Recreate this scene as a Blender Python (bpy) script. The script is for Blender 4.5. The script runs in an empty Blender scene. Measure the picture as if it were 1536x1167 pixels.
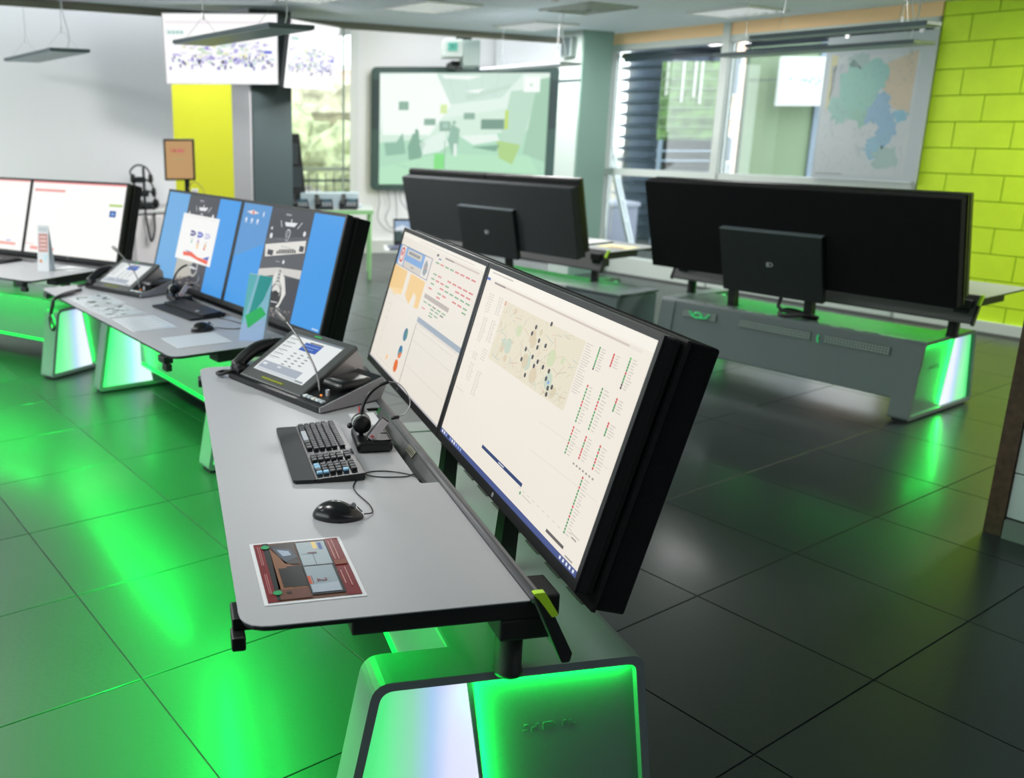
import bpy, bmesh, math, random
from mathutils import Vector, Matrix
random.seed(7)
C = bpy.context.scene.collection
R = math.radians
PI = math.pi

# ------------------------------------------------------------------ camera
cam_d = bpy.data.cameras.new('camera'); cam = bpy.data.objects.new('camera', cam_d); C.objects.link(cam)
cam.location = (0, 0, 1.6); cam.rotation_euler = (R(90 - 14.903), 0, 0)
cam_d.sensor_width = 36; cam_d.lens = 1371.75 / 1536 * 36
cam_d.shift_x = (768 - 508.6) / 1536; cam_d.shift_y = -(583.5 - 554.35) / 1536
cam_d.clip_start = 0.05; cam_d.clip_end = 400
cam_d.dof.use_dof = True; cam_d.dof.focus_distance = 2.2; cam_d.dof.aperture_fstop = 3.1
bpy.context.scene.camera = cam
# ------------------------------------------------------------------ world, exposure
world = bpy.data.worlds.new('world'); bpy.context.scene.world = world; world.use_nodes = True
bg = world.node_tree.nodes['Background']; bg.inputs[0].default_value = (0.90, 0.96, 1.0, 1); bg.inputs[1].default_value = 4.0
vs = bpy.context.scene.view_settings
vs.view_transform = 'Standard'; vs.look = 'None'; vs.gamma = 1; vs.exposure = 0.0; vs.use_curve_mapping = False
LED = (0.0, 1.0, 0.075)
LED_W = 50.0          # green strip under each desk
INSERT = .95         # backlit acrylic in the desk legs
def area(name, loc, rot, sx, sy, power, col=(1, 1, 1), parent=None, spread=180):
    l = bpy.data.lights.new(name, 'AREA'); l.shape = 'RECTANGLE'; l.size = sx; l.size_y = sy; l.energy = power; l.color = col
    l.spread = R(spread)
    o = bpy.data.objects.new(name, l); C.objects.link(o); o.location = loc; o.rotation_euler = rot
    if parent: o.parent = parent
    return o

# ------------------------------------------------------------------ materials
MATS = {}
def mat(name, col, rough=0.5, metal=0.0, emit=None, es=0.0, noise=0.0, nscale=30.0, bump=0.0, bscale=200.0, spec=0.5, coat=0.0, alpha=1.0):
    if name in MATS: return MATS[name]
    m = bpy.data.materials.new(name); m.use_nodes = True; nt = m.node_tree; b = nt.nodes['Principled BSDF']
    b.inputs['Base Color'].default_value = (*col, 1); b.inputs['Roughness'].default_value = rough
    b.inputs['Metallic'].default_value = metal; b.inputs['Specular IOR Level'].default_value = spec
    b.inputs['Coat Weight'].default_value = coat; b.inputs['Alpha'].default_value = alpha
    if emit: b.inputs['Emission Color'].default_value = (*emit, 1); b.inputs['Emission Strength'].default_value = es
    tc = None
    if noise or bump: tc = nt.nodes.new('ShaderNodeTexCoord')
    if noise:
        n = nt.nodes.new('ShaderNodeTexNoise'); n.inputs['Scale'].default_value = nscale; n.inputs['Detail'].default_value = 5
        nt.links.new(tc.outputs['Object'], n.inputs['Vector'])
        r = nt.nodes.new('ShaderNodeValToRGB')
        r.color_ramp.elements[0].position = .3; r.color_ramp.elements[1].position = .7
        r.color_ramp.elements[0].color = (*[c * (1 - noise) for c in col], 1)
        r.color_ramp.elements[1].color = (*[min(1, c * (1 + noise)) for c in col], 1)
        nt.links.new(n.outputs['Fac'], r.inputs['Fac']); nt.links.new(r.outputs['Color'], b.inputs['Base Color'])
    if bump:
        n = nt.nodes.new('ShaderNodeTexNoise'); n.inputs['Scale'].default_value = bscale; n.inputs['Detail'].default_value = 3
        nt.links.new(tc.outputs['Object'], n.inputs['Vector'])
        bp = nt.nodes.new('ShaderNodeBump'); bp.inputs['Strength'].default_value = bump; bp.inputs['Distance'].default_value = .004
        nt.links.new(n.outputs['Fac'], bp.inputs['Height']); nt.links.new(bp.outputs['Normal'], b.inputs['Normal'])
    MATS[name] = m
    return m
def mat_attr(name, emission, rough=0.35):
    """flat print (emission 0) or lit screen content (emission > 0) coloured by the piece's own colour attribute"""
    m = bpy.data.materials.new(name); m.use_nodes = True; nt = m.node_tree; b = nt.nodes['Principled BSDF']
    a = nt.nodes.new('ShaderNodeAttribute'); a.attribute_name = 'ink'
    if emission:
        b.inputs['Base Color'].default_value = (.01, .01, .01, 1)
        nt.links.new(a.outputs['Color'], b.inputs['Emission Color']); b.inputs['Emission Strength'].default_value = emission
    else: nt.links.new(a.outputs['Color'], b.inputs['Base Color'])
    b.inputs['Roughness'].default_value = rough; b.inputs['Specular IOR Level'].default_value = .25
    MATS[name] = m; return m
M_SCREEN = mat_attr('lit_screen', 1.0, .3)
M_TV = mat_attr('bright_display', 1.0, .3)
M_PRINT = mat_attr('print', 0, .25)
M_PAPER = mat_attr('matt_print', 0, .6)
M_BOARD = mat_attr('projected_board', 1.0, .4)
DESK = mat('desk_laminate', (.40, .41, .43), .38, noise=.03, nscale=300)
EDGE = mat('black_edge', (.006, .007, .008), .45)
BASE = mat('desk_base_paint', (.145, .175, .185), .42, bump=.15, bscale=500)
RAIL = mat('rail_grey', (.13, .13, .135), .42)
BLACK = mat('black_plastic', (.006, .007, .0075), .35)
BLACKM = mat('black_matt', (.006, .007, .007), .6)
DARK = mat('dark_grey_plastic', (.012, .015, .018), .55, spec=.35)
FABRIC = mat('acoustic_fabric', (.009, .010, .011), .95, noise=.35, nscale=350, bump=.5, bscale=600, spec=.2)
COVER = mat('cover_metal', (.018, .022, .024), .5, noise=.15, nscale=80)
LIME = mat('lime_reflection', (.50, .85, .03), .3)
SILVER = mat('silver', (.55, .56, .57), .3, metal=.8)
WIRE = mat('cable_black', (.012, .012, .013), .5)
REDWIRE = mat('cable_red', (.5, .04, .04), .5)
WHITEP = mat('white_plastic', (.75, .76, .76), .4)
CHIP = mat('badge', (.75, .77, .78), .4)
LEDM = mat('green_led', (0, .2, .03), .4, emit=LED, es=1.5)
def insert_mat(n='acrylic_insert', flip=False):
    """backlit acrylic: green diodes at the front edge, white ones at the back"""
    m = bpy.data.materials.new(n); m.use_nodes = True; nt = m.node_tree; b = nt.nodes['Principled BSDF']
    tc = nt.nodes.new('ShaderNodeTexCoord'); sx = nt.nodes.new('ShaderNodeSeparateXYZ'); r = nt.nodes.new('ShaderNodeValToRGB')
    mr = nt.nodes.new('ShaderNodeMapRange'); mr.inputs[1].default_value = .20; mr.inputs[2].default_value = .57
    nt.links.new(tc.outputs['Object'], sx.inputs[0]); nt.links.new(sx.outputs[0], mr.inputs[0]); nt.links.new(mr.outputs[0], r.inputs[0])
    e = r.color_ramp.elements
    e[0].position = 0; e[0].color = (.03, .62, .13, 1); e[1].position = 1; e[1].color = (.85, .80, 1.0, 1)
    for p, c in ((.30, (.06, .85, .22)), (.48, (.22, .62, .42)), (.60, (.35, .50, .85)), (.72, (.72, .68, 1.0)), (.88, (.75, .72, .95))):
        k = e.new(p); k.color = (*c, 1)
    b.inputs['Base Color'].default_value = (.5, .6, .5, 1); b.inputs['Roughness'].default_value = .3
    nt.links.new(r.outputs[0], b.inputs['Emission Color']); b.inputs['Emission Strength'].default_value = INSERT
    return m
INS = insert_mat()

# ------------------------------------------------------------------ mesh helpers
def link(name, me, m, parent=None, smooth=False):
    o = bpy.data.objects.new(name, me); C.objects.link(o)
    if m is not None: me.materials.append(m)
    if parent is not None: o.parent = parent
    if smooth:
        for p in me.polygons: p.use_smooth = True
    return o
def obj(name, bm, m, parent=None, smooth=False):
    me = bpy.data.meshes.new(name); bmesh.ops.recalc_face_normals(bm, faces=bm.faces); bm.to_mesh(me); bm.free()
    return link(name, me, m, parent, smooth)
def B(): return bmesh.new()
def bx(bm, c, s, rot=None, bevel=0.0, seg=2):
    """box centred at c with sizes s"""
    mt = Matrix.Translation(c)
    if rot is not None: mt = mt @ (rot if isinstance(rot, Matrix) else Matrix.Rotation(rot, 4, 'Z'))
    mt = mt @ Matrix.Diagonal((*s, 1))
    r = bmesh.ops.create_cube(bm, size=1, matrix=mt)
    if bevel:
        es = list({e for v in r['verts'] for e in v.link_edges})
        bmesh.ops.bevel(bm, geom=es, offset=bevel, segments=seg, affect='EDGES', profile=.5)
    return bm
def b2(bm, x0, x1, y0, y1, z0, z1, bevel=0.0, seg=2):
    return bx(bm, ((x0 + x1) / 2, (y0 + y1) / 2, (z0 + z1) / 2), (abs(x1 - x0), abs(y1 - y0), abs(z1 - z0)), bevel=bevel, seg=seg)
def prism(bm, pts, h0, h1, axis='Z'):
    """polygon pts extruded h0..h1 along axis; for 'Y' pts are (x,z), for 'X' pts are (y,z)"""
    f = {'Z': lambda p, h: (p[0], p[1], h), 'Y': lambda p, h: (p[0], h, p[1]), 'X': lambda p, h: (h, p[0], p[1])}[axis]
    a = [bm.verts.new(f(p, h0)) for p in pts]; b = [bm.verts.new(f(p, h1)) for p in pts]; n = len(pts)
    bm.faces.new(a); bm.faces.new(b[::-1])
    for i in range(n): bm.faces.new((a[i], a[(i + 1) % n], b[(i + 1) % n], b[i]))
    return bm
def rounded(pts, r, seg=5):
    """round every corner of a polygon; r scalar or list"""
    out = []; n = len(pts)
    for i in range(n):
        rr = r[i] if isinstance(r, (list, tuple)) else r
        p = Vector(pts[i]); a = Vector(pts[i - 1]); b = Vector(pts[(i + 1) % n])
        if rr <= 0: out.append(tuple(p)); continue
        da = (a - p).normalized(); db = (b - p).normalized(); ang = da.angle(db); d = rr / math.tan(ang / 2)
        s = p + da * d; e = p + db * d
        for k in range(seg + 1):
            t = k / seg; out.append(tuple((1 - t) ** 2 * s + 2 * t * (1 - t) * p + t * t * e))
    return out
def tube(bm, pts, r, n=8, close=False, cap=True):
    pts = [Vector(p) for p in pts]; rings = []; N = len(pts); up = Vector((0, 0, 1))
    for i, p in enumerate(pts):
        a = pts[i - 1] if (i > 0 or close) else p; b = pts[(i + 1) % N] if (i < N - 1 or close) else p
        d = (b - a).normalized()
        if abs(d.dot(up)) > .95: s = d.cross(Vector((1, 0, 0))).normalized()
        else: s = d.cross(up).normalized()
        if rings and s.dot(last) < 0: s = -s
        last = s; t = d.cross(s).normalized(); rr = r[i] if isinstance(r, (list, tuple)) else r
        rings.append([bm.verts.new(p + (s * math.cos(2 * PI * k / n) + t * math.sin(2 * PI * k / n)) * rr) for k in range(n)])
    for i in range(N if close else N - 1):
        A, Bq = rings[i], rings[(i + 1) % N]
        for k in range(n): bm.faces.new((A[k], A[(k + 1) % n], Bq[(k + 1) % n], Bq[k]))
    if cap and not close: bm.faces.new(rings[0]); bm.faces.new(rings[-1][::-1])
    return bm
def spline(pts, k=6):
    """Catmull-Rom through pts"""
    P = [Vector(p) for p in pts]; P = [P[0]] + P + [P[-1]]; out = []
    for i in range(1, len(P) - 2):
        for j in range(k):
            t = j / k; a, b, c, d = P[i - 1], P[i], P[i + 1], P[i + 2]
            out.append(.5 * ((2 * b) + (c - a) * t + (2 * a - 5 * b + 4 * c - d) * t * t + (3 * b - a - 3 * c + d) * t ** 3))
    out.append(P[-2]); return out
def lathe(bm, prof, c=(0, 0, 0), n=24):
    rings = [[bm.verts.new((c[0] + r * math.cos(2 * PI * k / n), c[1] + r * math.sin(2 * PI * k / n), c[2] + z)) for k in range(n)] for r, z in prof]
    for i in range(len(rings) - 1):
        for k in range(n): bm.faces.new((rings[i][k], rings[i][(k + 1) % n], rings[i + 1][(k + 1) % n], rings[i + 1][k]))
    bm.faces.new(rings[0]); bm.faces.new(rings[-1]); return bm
def tag(o, label, cat, group=None):
    o['label'] = label; o['category'] = cat
    if group: o['group'] = group
    return o
def thing(name, label, cat, loc=(0, 0, 0), rz=0.0, group=None, matrix=None):
    o = bpy.data.objects.new(name, None); C.objects.link(o); o.empty_display_size = .1
    if matrix is not None: o.matrix_world = matrix
    else: o.location = loc; o.rotation_euler = (0, 0, rz)
    return tag(o, label, cat, group)
def struct(name, bm, m, loc=(0, 0, 0), rz=0.0, label=None):
    o = obj(name, bm, m); o.location = loc; o.rotation_euler = (0, 0, rz); o['kind'] = 'structure'
    if label: o['label'] = label
    return o
def copy_tree(o, parent=None):
    c = o.copy(); C.objects.link(c)
    if parent is not None: c.parent = parent
    for ch in list(o.children): copy_tree(ch, c)
    return c

class Canvas:
    """flat coloured content on a W x H panel: (s,t) run right and down from the upper left corner. Panel lies in local x (right), z (up), facing -y"""
    def __init__(s, W, H, base): s.W, s.H = W, H; s.V = []; s.F = []; s.K = []; s.poly([(0, 0), (1, 0), (1, 1), (0, 1)], base, 0)
    def poly(s, pts, col, layer=1):
        i = len(s.V); s.V += [(p[0] * s.W, -layer * .00035, (1 - p[1]) * s.H) for p in pts]
        s.F.append(list(range(i, i + len(pts)))); s.K.append(col)
    def rect(s, a, b, c, d, col, layer=1): s.poly([(a, b), (c, b), (c, d), (a, d)], col, layer)
    def line(s, a, b, w, col, layer=2):
        (x0, y0), (x1, y1) = a, b; dx, dy = (x1 - x0) * s.W, (y1 - y0) * s.H; l = math.hypot(dx, dy) or 1
        nx, ny = -dy / l * w / s.W * .5, dx / l * w / s.H * .5
        s.poly([(x0 + nx, y0 + ny), (x1 + nx, y1 + ny), (x1 - nx, y1 - ny), (x0 - nx, y0 - ny)], col, layer)
    def disc(s, x, y, r, col, layer=2, n=14, a0=0, a1=360):
        pts = [] if a1 - a0 >= 360 else [(x, y)]
        k = n if a1 - a0 >= 360 else n + 1
        for i in range(k):
            a = R(a0 + (a1 - a0) * i / n); pts.append((x + r * math.cos(a) / s.W, y + r * math.sin(a) / s.H))
        s.poly(pts, col, layer)
    def build(s, name, m, parent=None):
        me = bpy.data.meshes.new(name); me.from_pydata(s.V, [], s.F)
        at = me.color_attributes.new('ink', 'FLOAT_COLOR', 'CORNER'); i = 0
        for f, k in zip(s.F, s.K):
            for _ in f: at.data[i].color = (*k, 1); i += 1
        return link(name, me, m, parent)
def srgb(r, g, b):
    f = lambda c: (c / 255 / 12.92) if c / 255 <= .04045 else ((c / 255 + .055) / 1.055) ** 2.4
    return (f(r), f(g), f(b))
def lettering(name, text, size, m, parent, loc, rot, depth=.0006, align='CENTER', sx=1.0):
    cu = bpy.data.curves.new('letters', 'FONT'); cu.body = text; cu.size = size; cu.extrude = depth; cu.align_x = align; cu.align_y = 'CENTER'; cu.resolution_u = 3
    t = bpy.data.objects.new('letters', cu); C.objects.link(t); bpy.context.view_layer.update()
    me = bpy.data.meshes.new_from_object(t.evaluated_get(bpy.context.evaluated_depsgraph_get()))
    bpy.data.objects.remove(t); me.materials.clear()
    o = link(name, me, m, parent); o.location = loc; o.rotation_euler = rot; o.scale = (sx, 1, 1); return o

# ------------------------------------------------------------------ frames
AZ = -33.563                                   # azimuth of the building grid
class WS:
    """frame standing on the floor: local x towards the monitors, local y along the desk; az is the heading of +y"""
    def __init__(s, o, az): s.o = Vector((o[0], o[1], 0)); s.az = az; a = R(az); s.Y = Vector((math.sin(a), math.cos(a), 0)); s.X = Vector((math.cos(a), -math.sin(a), 0)); s.rz = -a
    def W(s, x, y, z=0.0): return s.o + s.X * x + s.Y * y + Vector((0, 0, z))
    def mx(s, x, y, z=0.0, rz=0.0): return Matrix.Translation(s.W(x, y, z)) @ Matrix.Rotation(s.rz + rz, 4, 'Z')
G = WS((0, 0), AZ)                             # building grid: x = v (right/away), y = u (left/away)
GRZ = G.rz

# ================================================================== SETTING
FLOORM = None
def floor_material(name, brick):
    m = bpy.data.materials.new(name); m.use_nodes = True; nt = m.node_tree; b = nt.nodes['Principled BSDF']
    geo = nt.nodes.new('ShaderNodeNewGeometry'); oi = nt.nodes.new('ShaderNodeObjectInfo')
    n1 = nt.nodes.new('ShaderNodeTexNoise'); n1.inputs['Scale'].default_value = 1.6; n1.inputs['Detail'].default_value = 6
    n2 = nt.nodes.new('ShaderNodeTexNoise'); n2.inputs['Scale'].default_value = 90; n2.inputs['Detail'].default_value = 6
    nt.links.new(geo.outputs['Position'], n1.inputs['Vector']); nt.links.new(geo.outputs['Position'], n2.inputs['Vector'])
    mx = nt.nodes.new('ShaderNodeMath'); mx.operation = 'MULTIPLY_ADD'; mx.inputs[1].default_value = .5
    nt.links.new(n1.outputs['Fac'], mx.inputs[0]); nt.links.new(n2.outputs['Fac'], mx.inputs[2])
    ad = nt.nodes.new('ShaderNodeMath'); ad.operation = 'MULTIPLY_ADD'; ad.inputs[1].default_value = .35
    nt.links.new(oi.outputs['Random'], ad.inputs[0]); nt.links.new(mx.outputs[0], ad.inputs[2])
    r = nt.nodes.new('ShaderNodeValToRGB'); r.color_ramp.elements[0].position = .25; r.color_ramp.elements[1].position = 1.25 if False else 1.0
    r.color_ramp.elements[0].color = (.013, .019, .019, 1); r.color_ramp.elements[1].color = (.030, .041, .041, 1)
    nt.links.new(ad.outputs[0], r.inputs['Fac'])
    nt.links.new(r.outputs['Color'], b.inputs['Base Color'])
    rr = nt.nodes.new('ShaderNodeMapRange'); rr.inputs[3].default_value = .30; rr.inputs[4].default_value = .40
    nt.links.new(n1.outputs['Fac'], rr.inputs[0]); nt.links.new(rr.outputs[0], b.inputs['Roughness']); b.inputs['Specular IOR Level'].default_value = .45; b.inputs['Coat Weight'].default_value = .2; b.inputs['Coat Roughness'].default_value = .15
    bp = nt.nodes.new('ShaderNodeBump'); bp.inputs['Strength'].default_value = .12; bp.inputs['Distance'].default_value = .002
    nt.links.new(n2.outputs['Fac'], bp.inputs['Height']); nt.links.new(bp.outputs['Normal'], b.inputs['Normal'])
    return m
TILEM = floor_material('stone_tile', False)
GROUT = mat('grout', (.03, .033, .034), .8)
flo = struct('floor', b2(B(), -9, 12, -9, 14, -.12, -.004), GROUT, rz=GRZ, label='dark grey stone tile floor')
P = .607; U0 = 1.119; V0 = .84
def tile_mesh(name, s, z0, z1, bev, m):
    bm = b2(B(), -s / 2, s / 2, -s / 2, s / 2, z0, z1)
    es = [e for e in bm.edges if all(v.co.z > (z0 + z1) / 2 for v in e.verts)] if z1 > -1 else []
    if bev: bmesh.ops.bevel(bm, geom=es, offset=bev, segments=1, affect='EDGES')
    me = bpy.data.meshes.new(name); bm.to_mesh(me); bm.free(); me.materials.append(m); return me
tme = tile_mesh('floor_tile', P - .004, -.010, 0, .0012, TILEM)
cells = []
for i in range(-8, 20):
    for j in range(-8, 18):
        y = U0 + (i + .5) * P; x = V0 + (j + .5) * P; w = G.W(x, y)
        if x > 8.3 or y > 11.2: continue
        cells.append((w.length, x, y, w))
cells.sort(key=lambda t: t[0])
near = [c for c in cells if c[3].y > .7 and -.62 * c[3].y - .6 < c[3].x < .80 * c[3].y + .6][:296]
ns = {(c[1], c[2]) for c in near}
for d, x, y, w in near:
    o = bpy.data.objects.new('floor_tile', tme); C.objects.link(o); o.parent = flo; o.location = (x, y, 0)
bm = B()
for d, x, y, w in cells:
    if (x, y) not in ns: b2(bm, x - P / 2 + .002, x + P / 2 - .002, y - P / 2 + .002, y + P / 2 - .002, -.010, 0)
rest = obj('floor_tile_field', bm, TILEM, flo); rest['kind'] = 'stuff'

# ceiling: suspended mineral tiles at 2.55, ending in front of the back walls
CEILM = mat('ceiling_tile', (.82, .90, .97), .8, noise=.05, nscale=60)
GRIDM = mat('ceiling_grid', (.42, .46, .48), .5)
VOID = mat('upper_ceiling', (.35, .38, .38), .9)
UE = 7.70
ceil = struct('ceiling', b2(B(), -7, 8.32, -3, UE, 2.575, 2.70), GRIDM, rz=GRZ, label='suspended ceiling of blue grey mineral tiles')
fix = {}                                        # ceiling cells that hold a fitting: (i, j) -> kind
CP = .6
def ccell(wx, wy):
    p = Vector((wx, wy, 0)); return int(math.floor(p.dot(G.X) / CP)), int(math.floor(p.dot(G.Y) / CP))
vents = [ccell(2.35, 8.05)]; lights = [ccell(3.6, 8.25), ccell(0.55, 8.2), ccell(1.8, 9.3), ccell(-.4, 7.6), ccell(-2.2, 3.1), ccell(-.9, 2.2), ccell(-2.6, 1.6), ccell(-3.5, 5.3), ccell(5.4, 5.1)]  # last five lights are unseen, added to brighten desks and walls
for c in vents: fix[c] = 'v'
for c in lights: fix[c] = 'l'
cme = tile_mesh('ceiling_tile', CP - .012, 2.562, 2.576, 0, CEILM)
for j in range(-6, 14):
    for i in range(-2, 13):
        if (j, i) in fix: continue
        x = (j + .5) * CP; y = (i + .5) * CP; w = G.W(x, y)
        if w.y < 1.0 or y > UE or x > 8.3 or abs(w.x) > 1.0 * w.y + .8: continue
        o = bpy.data.objects.new('ceiling_tile', cme); C.objects.link(o); o.parent = ceil; o.location = (x, y, 0)
bm = B(); b2(bm, -7, 8.25, UE, UE + .03, 2.50, 2.72)
struct('trim_1', bm, mat('soffit_edge', (.22, .21, .16), .6), rz=GRZ)
struct('trim_2', b2(B(), -7, 9, UE + .03, 14, 3.05, 3.15), VOID, rz=GRZ)
LOUV = mat('louvre_lit', (.8, .8, .8), .4, emit=(.95, 1, .98), es=1.2)
for k, c in enumerate(lights):
    x = (c[0] + .5) * CP; y = (c[1] + .5) * CP; w = G.W(x, y)
    t = thing('ceiling_or_fill_light', ['recessed louvre ceiling light nearest the hanging map', 'recessed ceiling light above the centre of the whiteboard', 'recessed ceiling light close to the pale green column',
              'recessed ceiling light near the wall mounted twin displays', 'unseen fill light added to the left of the desks', 'unseen fill light added above the foreground desk', 'unseen fill light added above the left aisle', 'unseen fill light added left of the leftmost desk', 'unseen fill light added close to the lime block wall'][k], 'ceiling light', (w.x, w.y, 2.545), GRZ, 'recessed ceiling lights')
    bm = B()
    for sx, sy, a, b in ((0, -.285, .59, .03), (0, .285, .59, .03), (-.285, 0, .03, .54), (.285, 0, .03, .54)): bx(bm, (sx, sy, .012), (a, b, .03))
    obj('frame', bm, WHITEP, t); obj('diffuser', bx(B(), (0, 0, .020), (.54, .54, .01)), LOUV, t)
    for q in range(5): obj('louvre', bx(B(), (0, -.2 + q * .1, .006), (.54, .006, .02)), SILVER, t)
    area('louvre_or_fill_lamp', (w.x, w.y, 2.53), (0, 0, GRZ), .5, .5, (10, 62, 64, 46, 54, 23, 8, 68, 78)[k], (1, .985, .97))
for c in vents:
    x = (c[0] + .5) * CP; y = (c[1] + .5) * CP; w = G.W(x, y)
    t = thing('ceiling_vent', 'square stepped air diffuser in the ceiling above the desks', 'air vent', (w.x, w.y, 2.55), GRZ)
    bm = B(); bx(bm, (0, 0, .02), (.59, .59, .008)); obj('plate', bm, mat('vent_core', (.20, .25, .17), .6), t)
    for k, s in enumerate((.29, .22, .15, .08)):
        bm = B()
        for a in range(4):
            rm = Matrix.Rotation(a * PI / 2, 4, 'Z'); v = rm @ Vector((0, s - .015, .006 - k * .003)); bx(bm, v, (2 * s, .03, .008), rot=rm @ Matrix.Rotation(R(25), 4, 'X'))
        obj('cone_ring', bm, mat('vent_grey', (.42, .47, .42), .5), t)
t = thing('ceiling_or_fill_light', 'unseen fill light added in the higher ceiling behind the suspended tiles', 'ceiling light', (.9, 10.9, 3.04), 0, 'recessed ceiling lights')
obj('frame', bx(B(), (0, 0, .0), (.62, .62, .012)), WHITEP, t); obj('diffuser', bx(B(), (0, 0, -.008), (.56, .56, .01)), LOUV, t)
area('upper_fill_lamp', (.9, 10.9, 3.02), (0, 0, 0), .56, .56, 15, (1, .99, .98))  # unseen lamp added to brighten the back wall
t = thing('ceiling_or_fill_light', 'unseen fill light added in the higher ceiling to brighten the yellow wall', 'ceiling light', (-1.6, 10.0, 3.04), 0, 'recessed ceiling lights')
obj('frame', bx(B(), (0, 0, .0), (.62, .62, .012)), WHITEP, t); obj('diffuser', bx(B(), (0, 0, -.008), (.56, .56, .01)), LOUV, t)
area('upper_fill_lamp', (-1.6, 10.0, 3.02), (0, 0, 0), .56, .56, 26, (1, .99, .98))  # unseen lamp added to brighten the yellow wall
w = Vector((1.62, 7.35, 2.53)); t = thing('smoke_detector', 'small white round smoke detector on the ceiling', 'smoke detector', w)
obj('base', lathe(B(), [(.05, 0), (.055, .02), (.055, .032)]), WHITEP, t, True); obj('sensor', lathe(B(), [(.02, -.03), (.03, -.02), (.032, .0)]), WHITEP, t, True)

# ---- right side: lime block wall and window wall share the plane x = 8.32 of the grid
LIMEW = mat('lime_block', (.62, .86, .02), .55, noise=.04, nscale=8, bump=.25, bscale=120)
LIMEJ = mat('lime_joint', (.30, .48, .02), .8)
wr = struct('wall_right', b2(B(), 8.332, 8.52, -2, 3.82, 0, 2.9), LIMEJ, rz=GRZ, label='lime green painted block wall')
BL = .413; joint = []
for k in range(13):
    z0 = .19 + (k - 1) * .2035 if k else 0
    z0 = .005 + (k - 0) * .2035
    y = 3.60 + (.0 if k % 2 == 1 else -.18) + .0
    # row joints alternate at 3.61 and 3.43
    ys = [3.815]; yy = y
    while yy > .6: ys.append(yy); yy -= BL
    for a, b in zip(ys[:-1], ys[1:]):
        if z0 > 2.5: continue
        bm = B(); b2(bm, 8.318, 8.34, b + .004, a - .004, z0 + .004, min(z0 + .1995, 2.56), bevel=.002, seg=1)
        obj('block', bm, LIMEW, wr)
struct('baseboard_right', b2(B(), 8.29, 8.317, -.5, 3.82, 0, .085), mat('white_skirting', (.6, .62, .6), .5), rz=GRZ)
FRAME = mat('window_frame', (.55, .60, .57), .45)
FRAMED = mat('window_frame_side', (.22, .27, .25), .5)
GLASS = bpy.data.materials.new('window_glass'); GLASS.use_nodes = True
nt = GLASS.node_tree; nt.nodes.clear(); out = nt.nodes.new('ShaderNodeOutputMaterial'); mixs = nt.nodes.new('ShaderNodeMixShader')
tr = nt.nodes.new('ShaderNodeBsdfTransparent'); tr.inputs[0].default_value = (.93, .96, .95, 1); gl = nt.nodes.new('ShaderNodeBsdfGlossy'); gl.inputs['Roughness'].default_value = .02
fr = nt.nodes.new('ShaderNodeFresnel'); fr.inputs[0].default_value = 1.5
nt.links.new(fr.outputs[0], mixs.inputs[0]); nt.links.new(tr.outputs[0], mixs.inputs[1]); nt.links.new(gl.outputs[0], mixs.inputs[2]); nt.links.new(mixs.outputs[0], out.inputs[0])
w1 = struct('window_1', b2(B(), 8.30, 8.42, 3.82, 7.14, 2.385, 2.45), FRAME, rz=GRZ, label='wide window of four panes beside the lime block wall')
def wpart(n, a, m): return obj(n, b2(B(), *a), m, w1)
wpart('window_frame', (8.30, 8.42, 3.82, 7.14, 1.075, 1.145), FRAME)
wpart('window_frame', (8.30, 8.42, 3.82, 7.14, .0, .18), FRAME)
wpart('mullion', (8.28, 8.34, 5.69, 5.765, .0, 2.56), FRAME)
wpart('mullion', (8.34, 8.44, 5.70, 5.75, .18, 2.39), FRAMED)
wpart('mullion', (8.30, 8.42, 7.11, 7.16, .0, 2.45), FRAME)
wpart('mullion', (8.30, 8.42, 3.82, 3.86, .0, 2.45), FRAME)
for a in ((3.86, 5.69), (5.765, 7.11)):
    for z in ((.18, 1.075), (1.145, 2.385)): wpart('pane', (8.375, 8.381, a[0], a[1], z[0], z[1]), GLASS)
struct('trim_3', b2(B(), 8.30, 8.52, 3.82, 7.20, 2.45, 2.60), mat('beige_header', (.98, .66, .36), .7), rz=GRZ)
BLIND = mat('blind_box', (.03, .045, .08), .5)
bl = thing('roller_blind', 'dark blue rolled up blind at the top of the left window pane', 'window blind', G.W(8.43, 6.45, 2.34), GRZ)
obj('roll', tube(B(), [(0, -.62, 0), (0, .62, 0)], .035, 12), BLIND, bl, True); obj('hem_bar', bx(B(), (0, 0, -.05), (.02, 1.2, .03)), BLIND, bl)
bl2 = thing('roller_blind', 'dark blue rolled up blind at the top of the right window pane behind the map', 'window blind', G.W(8.43, 4.75, 2.36), GRZ)
obj('roll', tube(B(), [(0, -.85, 0), (0, .85, 0)], .03, 12), BLIND, bl2, True); obj('hem_bar', bx(B(), (0, 0, -.05), (.02, 1.7, .02)), BLIND, bl2)

# ---- column by the window, pale green
COLG = mat('column_pale_green', (.22, .36, .30), .6)
COLD = mat('column_grey', (.038, .058, .062), .6)
WHW = mat('white_wall', (.86, .86, .88), .7)
ct = thing('column', 'pale green square column left of the wide window', 'column', G.W(7.87, 7.10, 0), GRZ)
obj('shaft', b2(B(), -.22, .24, -.15, .15, 0, 2.9, bevel=.006), COLG, ct)
obj('side_panel', b2(B(), -.232, -.221, -.14, .15, 0, 2.05), mat('lit_face_pale', (.40, .47, .44), .5), ct)  # paler left face: light falling on it is put into the colour
obj('side_panel', b2(B(), -.232, -.221, -.14, .15, 2.08, 2.9), mat('lit_face_pale', (.40, .47, .44), .5), ct)
obj('joint_strip', b2(B(), -.236, -.220, -.14, .15, 2.05, 2.08), COLD, ct)
t = thing('wall_speaker', 'small grey loudspeaker high on the pale green column', 'loudspeaker', G.W(7.60, 7.10, 2.30), GRZ)
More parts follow.
